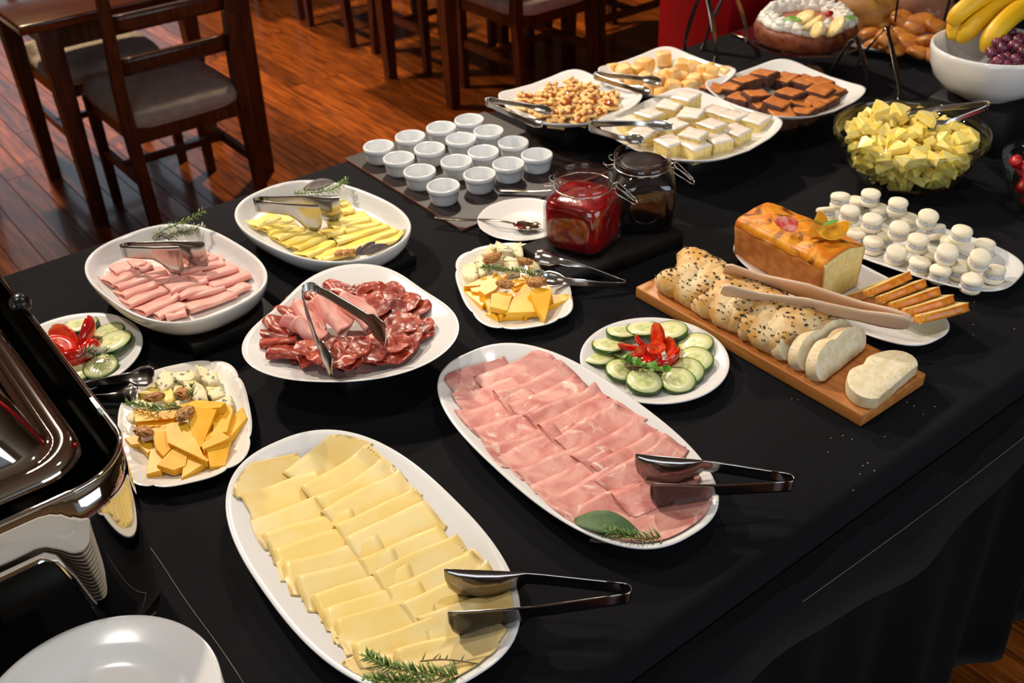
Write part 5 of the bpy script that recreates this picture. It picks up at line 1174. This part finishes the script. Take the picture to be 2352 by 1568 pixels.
for i,(x,y,l) in enumerate(BR):
    hh=.026; p=at(1500+x/4.704,y/4.704,fS+hh+l*.01); root=empty('brownie',(p.x,p.y,T+fS+l*.01)); root.rotation_euler=(R(-.14,.14),R(-.14,.14),R(-.5,.5))
    bevbox('crumb',.053,.053,hh,.003,brm,root,jit=.003)
    def f(u,v,i=i): x_,y_=(u-.5)*.048,(v-.5)*.048; return (x_,y_,hh+.0012+.002*noise.noise(Vector((x_*70,y_*70,i*3.1))))
    sheet('crackled_top',f,8,8,.002,brt,root); brs.append(root)
label_seq(brs,'{o} brownie square counted from the front of the brownie platter','brownie','brownies on the square platter')
pasm=mat('golden_pastry','#eab765',.6,col2='#f3d08c',scale=50,bump=.5,bscale=180,col3='#c9802f',lo3=.6,hi3=.75,scale3=30); jamo=mat('amber_jam','#8f2f0c',.15,col2='#b0501a',scale=60,coat=.6)
def lump(g,x,y,z,a,b,c,seed,mi=0,mtx=None):
    V,F=ico(2,a,b,c,.35,1.6,seed); g.add([v+Vector((x,y,z)) for v in V],F,mi)
pas=[];gi=0
for jy in range(6):
    for ix in range(6):
        x=1.475+(ix-2.5)*.034+R(-.006,.006)+(.010 if jy<2 else 0); y=1.722+(jy-2.5)*.032+R(-.005,.005)
        if hypot(x-1.475,y-1.72)>.135 or (ix==0 and jy==0) or (ix==5 and jy==0): continue
        gi+=1; z=T+fS+(.0 if (ix+jy)%2 else .010)+.006*(1-hypot(x-1.475,y-1.72)/.12)
        if gi<=5:
            root=empty('jam_pastry',(x,y,z)); bevbox('pastry_base',.036,.034,.008,.002,pasm,root,jit=.003)
            g=G(); lump(g,0,0,.011,.016,.014,.006,gi); g.build('jam_filling',jamo,root)
            g=G(); rr=random.Random(gi)
            for k in range(7): lump(g,rr.uniform(-.015,.015),rr.uniform(-.014,.014),.014+rr.uniform(0,.003),rr.uniform(.004,.008),rr.uniform(.004,.007),rr.uniform(.003,.005),gi*9+k)
            g.build('crumble_topping',pasm,root); 
        else: root=cp(pas[gi%5])
        root.location=(x,y,z); root.rotation_euler=(R(-.15,.15),R(-.15,.15),R(0,6)); pas.append(root)
label_seq(pas,'{o} jam crumble pastry counted from the front of the leftmost square platter','pastry','jam crumble pastries')
scm=mat('scone_crust','#eeb25a',.5,col2='#f6dba4',scale=26,lo=.42,hi=.6,bump=.4,bscale=120,col3='#cf8428',lo3=.6,hi3=.72,scale3=20)
sco=[]
SCN=[(1375,110,.030,1),(1240,160,.030,1),(1095,205,.027,1),(1180,215,.024,0),(1500,175,.030,0),(1590,180,.026,0),(1680,200,.026,0),(1820,225,.030,0),(1390,250,.026,0),(1500,260,.028,0),(1600,275,.028,0),(1700,270,.026,0),(1240,270,.026,0),(1330,290,.024,0),(1440,320,.026,0),(1560,320,.026,0),(1020,200,.022,0),(1150,285,.02,0),(1280,340,.024,0),(1720,215,.022,1),(1440,230,.022,1),(1360,370,.02,0)]
for i,(x,y,s,l) in enumerate(SCN):
    p=at(1080+x/3.095,90+y/3.095,fS+.022+l*.014)
    V,F=ico(3,s*.85,s*.75,.018,.18,1.3,i+3); 
    for v in V:
        v*=1.25; v.x=max(-s*.66,min(s*.66,v.x)); v.y=max(-s*.58,min(s*.58,v.y)); v.z=max(-.013,min(.017,v.z))
    o=mk('scone',V,F,scm); o.location=(p.x,p.y,T+fS+.013+l*.012); o.rotation_euler=(R(-.2,.2),R(-.2,.2),R(0,6)); sco.append(o)
label_seq(sco,'{o} golden scone piece counted from the front of the farthest square platter','scone','golden scones')
# ---- glass bowl of pineapple
bg=glass('bowl_glass',(.94,.96,.945,1),0,1.4)
BCX,BCY,BR_,BH=1.812,1.066,.150,.122
op=[(0,.003),(.055,.003),(.060,0),(.068,.002),(.090,.014),(.112,.034),(.128,.060),(.138,.086),(.1405,.096),(.1475,.100),(.1500,.108),(.1505,.118),(.1495,.1215),(.1480,.122)]
ip=[(.1465,.121),(.1455,.110),(.1440,.103),(.1365,.098),(.1345,.086),(.1245,.061),(.1085,.036),(.087,.0175),(.066,.0065),(0,.006)]
gb=lathe('glass_bowl',op+ip,bg,n=96,loc=(BCX,BCY,T+EPS)); tag(gb,'large clear glass bowl full of pineapple chunks','bowl')
pinm=mat('pineapple_flesh','#ffe05c',.35,col2='#ffec94',scale=60,lo=.4,hi=.6,bump=.4,bscale=260,sss=.12,sssc=(1,.8,.4),coat=.2,stretch=(1,1,4),rnd=.05)
def pine_chunk(seed):
    rr=random.Random(seed); a=rr.uniform(.5,.95); r0=.010; r1=rr.uniform(.034,.048); h=rr.uniform(.013,.018); n=6
    poly=[Vector((r0*cos(-a/2+a*k/2)-.022,r0*sin(-a/2+a*k/2))) for k in (2,1,0)]+[Vector((r1*cos(-a/2+a*k/n)-.022,r1*sin(-a/2+a*k/n))) for k in range(n+1)]
    V,F=prism(poly,h,.0012,.93); return V,F
base_ch=[]
def inner_r(z): 
    P=[(.066,.0065),(.087,.0175),(.1085,.036),(.1245,.061),(.1345,.086),(.1365,.098),(.144,.103),(.1455,.13)]
    for (r0,z0),(r1,z1) in zip(P,P[1:]):
        if z<=z1: return r0+(r1-r0)*max(0,(z-z0)/(z1-z0))
    return .1455
chs=[];pts=[];rr=random.Random(5);tries=0
while len(chs)<230 and tries<20000:
    tries+=1; lay=rr.random(); z=.016+.102*lay**.8; 
    R_=inner_r(z-.004)-(.017 if z<.06 else .012)
    a=rr.uniform(0,2*pi); q=R_*sqrt(rr.uniform(.0 if z>.075 else .45,1)) if z>.04 else R_*sqrt(rr.random())
    top=.120-.014*(q/.12)**2
    if z>top: continue
    p=Vector((q*cos(a),q*sin(a),z))
    if any((p-o).length<.0172 for o in pts): continue
    pts.append(p)
    if len(chs)<6: V,F=pine_chunk(len(chs)); o=mk('pineapple_chunk',V,F,pinm,smooth=False)
    else: o=chs[len(chs)%6].copy(); C.objects.link(o)
    o.location=(BCX+p.x,BCY+p.y,T+EPS+z); o.rotation_euler=(rr.uniform(-.6,.6),rr.uniform(-.6,.6),rr.uniform(0,6.3)); chs.append(o)
for x,y,h,rz in ((2010,262,.135,-.5),(2065,268,.125,.2),(2130,285,.128,.6),(1985,300,.112,.2),(2210,305,.108,1.2)):
    o=chs[0].copy(); C.objects.link(o); o.location=at(x,y,h); o.rotation_euler=(.3,-.2,rz+.6); o.scale=(1.25,1,1); chs.append(o)
for o in chs: tag(o,'yellow pineapple chunk among the others in the glass bowl','pineapple chunk','pineapple chunks in the glass bowl')
# ---- cake stand with a cream-topped cake
CX,CY=2.17,1.617
sg=glass('stand_glass',(.9,.9,.92,1),.02,1.6)
cs=lathe('cake_stand',[(0,.0),(.060,0),(.062,.004),(.045,.010),(.018,.020),(.012,.035),(.015,.05),(.011,.07),(.018,.088),(.05,.094),(.135,.097),(.142,.100),(.142,.104),(.137,.104),(.13,.101),(0,.100)],sg,n=80,loc=(CX,CY,T+EPS)); cs.scale=(1,1,.84); tag(cs,'glass cake stand under the cream-topped cake','cake stand')
ck=empty('cream_cake',(CX,CY,T+.0862)); tag(ck,'round brown cake with whipped cream border and banana slices on the glass stand','cake')
ckm=mat('brown_cake_side','#6e2c14',.55,col2='#8f4a26',scale=40,bump=.8,bscale=150,col3='#a8652f',lo3=.62,hi3=.72,scale3=50)
lathe('cake_body',[(0,0),(.118,0),(.124,.006),(.127,.03),(.122,.043),(.09,.046),(0,.045)],ckm,ck,64,mod=lambda t,r,z:r*(1+.008*sin(9*t)+.006*sin(23*t+z*200)))
lathe('caramel_centre',[(0,.047),(.07,.0475),(.078,.0455),(0,.045)],mat('caramel_glaze','#c9701c',.2,col2='#a34d12',scale=40,coat=.5),ck,48)
crm=mat('whipped_cream','#fbf6e8',.45,sss=.3,sssc=(1,.9,.7),bump=.1,bscale=200)
g=G()
for k in range(26):
    a=2*pi*k/26; r=.094+.004*sin(k*2.1)
    for j in range(5):
        rr=.0245-.0046*j; V,F=ico(2,rr*1.05,rr*1.05,rr*.55,.06,3,k*7+j); g.add([v+Vector((r*cos(a)+.003*sin(j*2+k),r*sin(a)+.003*cos(j*2+k),.050+.0055*j)) for v in V],F)
g.build('cream_border',crm,ck)
banf=mat('banana_flesh','#f5dfa2',.5,col2='#eecb78',scale=120,lo=.5,hi=.6,sss=.2)
for i,(px,py,rx,s) in enumerate(((1868,56,-.55,.027),(1850,42,-.3,.024),(1921,64,-.8,.028),(1880,70,-1.0,.020))):
    b_=lathe('banana_slice',[(0,0),(s*.97,0),(s,.002),(s,.006),(s*.96,.008),(s*.3,.0085),(0,.0075)],banf,None,32); b_.location=at(px,py,.162); b_.rotation_euler=(rx,-.35,.3*i); tag(b_,('large upright banana slice at the cake front','banana slice behind the front ones on the cake','rightmost round banana slice on the cake','folded banana slice lowest on the cake border')[i],'banana slice','banana slices on the cream cake')
leaf(at(1800,50,.165),at(1832,42,.172),.009,mint,'left mint leaf in the middle of the cream cake',.2,'mint_leaf',grp='mint leaves on the cream cake')
leaf(at(1815,52,.165),at(1842,50,.174),.010,mint,'right mint leaf in the middle of the cream cake',.2,'mint_leaf',grp='mint leaves on the cream cake')
leaf(at(1935,42,.17),at(1965,48,.176),.008,mint,'green leaf at the right edge of the cream cake',.2,'mint_leaf',grp='mint leaves on the cream cake')
V,F=ico(3,.013,.008,.008,.05,2,4); o=mk('strawberry_piece',V,F,sts); o.location=at(1905,32,.168); tag(o,'small red strawberry piece behind the banana slices on the cake','strawberry')
# steel tray behind the cake stand
tr=bevbox('steel_tray',.36,.22,.008,.003,steeld,loc=(2.42,1.80,T+EPS),rot=(0,0,radians(-4)),seg=2); tag(tr,'flat steel tray behind the cake stand, only its rim showing','tray')
# ---- buns on a white platter
PB=dish('oval_platter',.20,.13,2.3,[(.3,.009),(.05,.009),(.03,.012),(.01,.020),(.002,.024),(0,.023),(.002,.020),(.02,.010),(.04,0),(.05,0),(.3,.002)],porc,loc=(2.535,1.565,T+EPS),rz=radians(-42)); tag(PB,'white oval platter of golden filled buns behind the banana bowl','platter','long white oval platters')
bunm=mat('golden_bun','#d98c38',.42,col2='#b9641f',scale=18,coat=.15,col3='#e6b35e',lo3=.58,hi3=.7,scale3=16,bump=.15,bscale=90)
buns=[]
for i,(px,py,s,h) in enumerate(((1995,75,.034,.03),(2025,52,.034,.045),(2075,45,.045,.06),(2110,55,.045,.06),(2150,60,.04,.06),(2035,85,.034,.05),(2075,80,.036,.04),(2095,100,.042,.03),(2130,95,.04,.04),(2060,112,.036,.02),(2110,120,.040,.02),(2145,125,.036,.02),(2165,85,.036,.04),(2010,98,.03,.02),(1985,60,.03,.02),(2040,105,.03,.02))):
    V,F=ico(3,s,s*.8,s*.42,.08,1.2,i)
    o=mk('bun',V,F,bunm); o.location=at(px,py,h+.012); o.rotation_euler=(R(-.4,.4),R(-.4,.4),R(0,6)); buns.append(o)
label_seq(buns,'{o} glossy golden bun counted from the front of its platter','bun','golden buns behind the banana bowl')
# round loaves in a black wire basket stand
blk=mat('black_wire','#0d0c0c',.4,.6); rndm=mat('round_loaf_crust','#a8702c',.6,col2='#c98f3e',scale=16,col3='#7a4418',lo3=.58,hi3=.7,scale3=20,bump=.4,bscale=120); rnd2=mat('dusty_loaf_crust','#a0684c',.7,col2='#8c5238',scale=14,col3='#c9a184',lo3=.6,hi3=.72,scale3=26,bump=.4,bscale=120)
qk=at(2100,5,.085); wk=empty('wire_basket',(qk.x,qk.y,T+EPS)); tag(wk,'black wire basket stand with posts holding the round loaves at the back','basket')
for z,r in ((.03,.15),(.17,.17)): G().tube([(r*cos(2*pi*k/40),r*sin(2*pi*k/40),z) for k in range(41)],.003,6,cap=False).build('ring',blk,wk)
for k in range(8):
    a=2*pi*k/8+.3; G().tube([(.15*cos(a),.15*sin(a),.0),(.15*cos(a),.15*sin(a),.03),(.17*cos(a),.17*sin(a),.17),(.17*cos(a),.17*sin(a),.30)],.0028,6).build('post',blk,wk)
G().tube([(-.15,0,.03),(.15,0,.03)],.003,6).build('floor_wire',blk,wk); G().tube([(0,-.15,.03),(0,.15,.03)],.003,6).build('floor_wire',blk,wk)
qa,qb,qc=at(1992,8,.09),at(2110,4,.085),at(1930,-40,.07)
for i,(x,y,z,s,m_) in enumerate(((qa.x,qa.y,.075,.082,rndm),(qb.x,qb.y,.075,.095,rnd2),(qc.x,qc.y,.07,.08,rndm))):
    V,F=ico(4,s,s,s*.68,.06,1.1,i+4); o=mk('round_loaf',V,F,m_); o.location=(x,y,T+z if i<2 else T+.056); o.rotation_euler=(0,0,i); tag(o,('golden-brown round loaf in the wire basket','dusty reddish-brown round loaf in the wire basket','large golden round loaf standing behind the cream cake')[i],'bread','round loaves at the back')
# ---- white bowl with bananas and grapes on a black stand
cB=at(2288,99,.212); bx_,by_=cB.x,cB.y
st_=bevbox('black_stand',.17,.17,.10,.003,boxm,loc=(bx_+.0,by_+.0,T+EPS),rot=(0,0,radians(8)),seg=1); tag(st_,'black box stand under the white fruit bowl','stand')
wb=lathe('fruit_bowl',[(0,.010),(.05,.010),(.055,.0),(.064,0),(.068,.006),(.098,.020),(.120,.045),(.132,.075),(.136,.105),(.1355,.113),(.132,.116),(.128,.113),(.124,.080),(.110,.045),(.085,.022),(0,.016)],porc,n=80,loc=(bx_,by_,T+.1012+EPS)); wb.scale=(.95,.95,.93); tag(wb,'white bowl of bananas and red grapes at the upper right','bowl')
banm=mat('banana_skin','#f2c321',.42,col2='#e9b51a',scale=14,col3='#6a5212',lo3=.68,hi3=.72,scale3=60,rnd=.04)
def banana(P,r,label):
    root=empty('banana',P[0]); tag(root,label,'banana','bananas in the white bowl'); Q=[p-P[0] for p in smoothpath(P,6)]; k=len(Q)
    rad=[r*(.35+.65*min(1,min(i,k-1-i)/(k*.18))) for i in range(k)]
    o=G().tube(Q,rad,5+1,cap=True).build('peel',banm,root)
    m=o.modifiers.new('s','SUBSURF'); m.levels=1; m.render_levels=1
    G().tube([Q[-1],Q[-1]+(Q[-1]-Q[-2]).normalized()*.018],.005,6).build('stem_tip',mat('banana_tip','#7a6a1c',.6),root)
    return root
h0=.198
banana([at(2186,92,h0-.005),at(2205,40,h0+.035),at(2250,5,h0+.06),at(2300,-20,h0+.07)],.025,'leftmost banana leaning over the bowl rim')
banana([at(2200,98,h0-.01),at(2240,55,h0+.03),at(2290,15,h0+.055),at(2340,-15,h0+.07)],.025,'second banana from the left in the white bowl')
banana([at(2178,55,h0+.03),at(2215,20,h0+.06),at(2260,-10,h0+.08),at(2310,-35,h0+.08)],.024,'banana at the back left of the bunch in the white bowl')
banana([at(2260,122,h0-.015),at(2285,75,h0+.025),at(2325,35,h0+.05),at(2370,5,h0+.06)],.026,'nearest banana, lying beside the red grapes')
grm=mat('red_grape','#5a2338',.25,col2='#7c3a52',scale=30,coat=.4,sss=.2,sssc=(1,.2,.3),rnd=.1)
V,F=ico(3,.0105,.0105,.0115,0,1,0); g0=mk('grape',V,F,grm); gs=[g0]; rr=random.Random(11)
gp=[]
tries=0
while len(gp)<70 and tries<9000:
    tries+=1; x,y=rr.uniform(2275,2440),rr.uniform(60,150); lev=rr.uniform(0,.05); y+=8; p=at(x,y,.186+lev*.6)
    if hypot(p.x-bx_,p.y-by_)>.105 or any((p-q).length<.018 for q in gp): continue
    gp.append(p)
for i,p in enumerate(gp):
    o=g0 if i==0 else g0.copy()
    if i: C.objects.link(o)
    o.location=p; o.rotation_euler=(rr.uniform(0,3),rr.uniform(0,3),0); tag(o,'dark red grape in the cluster beside the bananas','grape','red grapes in the white bowl')
# ---- glass bowl of strawberries at the right edge
cS=at(2436,372,.10)
sb=lathe('strawberry_bowl',[(r*.69,z*.86) for r,z in op+ip],bg,n=80,loc=(cS.x,cS.y,T+EPS)); tag(sb,'clear glass bowl of strawberries cut by the right edge','bowl')
def sberry():
    root=empty('strawberry'); rings=[]
    for k in range(10):
        f=k/9; z=.016-.034*f; r=.0135*sin(pi*min(1,.12+.88*(f**.75)))**.6*(1-.35*f) if 0<k<9 else 0
        rings.append([Vector((r*cos(2*pi*j/20),r*sin(2*pi*j/20),z)) for j in range(20)] if r>1e-5 else [Vector((0,0,z))])
    V,F=ring_loft(rings); mk('flesh',V,[f[::-1] for f in F],sts,root); return root
s0=sberry(); pts=[];tries=0;ss=[]
while len(pts)<34 and tries<8000:
    tries+=1; z=rr.uniform(.022,.098); R2=inner_r(z/.86)*.69-.017; a=rr.uniform(0,2*pi); q=R2*sqrt(rr.uniform(.3 if z<.07 else 0,1)); p=Vector((q*cos(a),q*sin(a),z))
    if any((p-o).length<.025 for o in pts): continue
    pts.append(p); o=s0 if len(pts)==1 else cp(s0); o.location=(cS.x+p.x,cS.y+p.y,T+z); o.rotation_euler=(rr.uniform(-1.5,1.5),rr.uniform(-1.5,1.5),rr.uniform(0,6)); tag(o,'red strawberry among the others in the glass bowl at the right edge','strawberry','strawberries in the right-hand glass bowl')
# ---- chafing dish at the left edge
ch=empty('chafing_dish',(0,0,T+EPS)); ch.location=(-.15,1.3,T+EPS); tag(ch,'polished steel chafing dish with closed lid at the left edge','chafing dish')
O=Vector((-.15,1.3,0))
def rrect(x0,x1,y0,y1,r,n=10,z=0):
    P=[]
    for cx,cy,a0 in ((x1-r,y0+r,-pi/2),(x1-r,y1-r,0),(x0+r,y1-r,pi/2),(x0+r,y0+r,pi)):
        for k in range(n+1): a=a0+pi/2*k/n; P.append(Vector((cx+r*cos(a),cy+r*sin(a),z)))
    return P
bx0,bx1,by0,by1=-.49,.196,.938,1.66
hb=.25
def pathlen(P):
    L=[0]
    for a,b_ in zip(P,P[1:]+P[:1]): L.append(L[-1]+(b_-a).length)
    return L
def sub(P,n):
    out=[]
    for a,b_ in zip(P,P[1:]+P[:1]):
        m=max(1,int((b_-a).length/n)); out+=[a.lerp(b_,k/m) for k in range(m)]
    return out
P=sub(rrect(bx0,bx1,by0,by1,.075,30),.01)
def dcorner(p):
    return min((p-Vector(c)).length for c in ((bx1,by0,0),(bx1,by1,0),(bx0,by0,0),(bx0,by1,0)))
def zbot(p):
    d=dcorner(p); t=max(0,min(1,(d-.080)/.04)); return .172*(1-(1-t)**2.5)
rings=[]
for t,ins in ((0,.010),(.2,.006),(.5,.002),(.8,.0003),(1,0)):
    
    ring=[]
    n=len(P)
    for k,p in enumerate(P):
        c=Vector(((bx0+bx1)/2,(by0+by1)/2,0)); q=p-c; q=Vector((q.x*(1-ins/((bx1-bx0)/2)),q.y*(1-ins/((by1-by0)/2)),0))+c
        zb=zbot(p); ring.append(Vector((q.x,q.y,zb+(hb-zb)*t))-O)
    rings.append(ring)
inner=[[Vector((v.x*.992,v.y*.992,v.z)) for v in r] for r in rings[::-1]]
V,F=ring_loft(rings+inner); n=len(P); m_=len(rings)*2
F+=[[ (m_-1)*n+j,(m_-1)*n+(j+1)%n,(j+1)%n,j] for j in range(n)]
mirror=mat('mirror_steel','#cfcac2',.05,1)
mk('frame_skirt',V,F,mirror,ch)
G().tube([v+Vector((0,0,0)) for v in rings[-1]]+[rings[-1][0]],.0028,6,cap=False).build('rim_bead',mirror,ch)
ins=.016; WP=[v-O for v in rrect(bx0+ins,bx1-ins,by0+ins,by1-ins,.065,10)]
dk=mat('dark_water_pan','#16130f',.25,.8)
V,F=ring_loft([[v+Vector((0,0,.11)) for v in WP],[v+Vector((0,0,.205)) for v in WP]]); F.append(list(range(len(WP)))[::-1]); mk('water_pan',V,F,dk,ch)
LP=lambda i,z,r: [v-O+Vector((0,0,z)) for v in rrect(bx0+.042+i,bx1-.042-i,by0+.040+i,by1-.04-i,r,10)]
lid=[[v+Vector((0,0,.012)) for v in q] for q in [LP(.006,.222,.05),LP(-.004,.226,.056),LP(-.006,.234,.058),LP(0,.243,.055),LP(.010,.247,.05),LP(.018,.243,.045),LP(.024,.243,.042),LP(.030,.252,.04),LP(.038,.275,.05),LP(.052,.305,.06),LP(.080,.335,.06),LP(.13,.352,.06),LP(.20,.358,.06),LP(.28,.360,.02)]]
V,F=ring_loft(lid); F.append([len(V)-len(lid[0])+j for j in range(len(lid[0]))]); mk('lid',V,F,mirror,ch)
# side latch: black stop on the frame rim and the notch plate
V,F=ico(3,.014,.014,.014,0,1,0); kb=mk('stop_knob',V,F,mat('black_plastic','#0b0b0b',.3),ch); kb.location=at(68,712,.245)-Vector((0,0,T))-O
kb.location=Vector((bx1-.004,1.335,.262))-O
G().box(bx1-.006,bx1-.002,1.05,1.075,.247,.258).build('latch_plate',steel,ch,smooth=False); 
for o in ch.children:
    if o.name.startswith('latch_plate'): o.location=-O
for xx in (-.30,.012): 
    o=G().box(xx-.0018,xx+.0018,by0+.0005,by0+.004,.11,hb-.004).build('seam_strip',dk,ch,smooth=False); o.location=-O
o=G().box(-.02,.012,by0+.012,by0+.026,.195,.238).build('lid_hinge',goldst,ch,smooth=False); o.location=-O
# black burner box under the chafing dish (dark shape in the arch)
bb=bevbox('fuel_box',.40,.40,.085,.01,boxm,loc=(-.16,1.30,T+EPS)); tag(bb,'black fuel box in the dark beneath the chafing dish','box')
# ---- stack of dinner plates
dp=[(0,.004),(.060,.004),(.072,.0055),(.084,.0125),(.092,.0155),(.116,.0205),(.1205,.0215),(.1212,.0205),(.118,.0178),(.090,.0112),(.076,.0015),(.072,0),(.068,0),(.066,.002),(0,.0022)]
d0=None
for k in range(14):
    o=lathe('dinner_plate',dp,porc,n=96) if k==0 else d0.copy()
    if k==0: d0=o
    else: C.objects.link(o)
    o.location=(.052,.776,T+EPS+.0072*k); tag(o,'top white dinner plate of the stack at the bottom left corner' if k==13 else '%s white dinner plate from the bottom of the stack'%ordw(k),'plate','stack of white dinner plates')
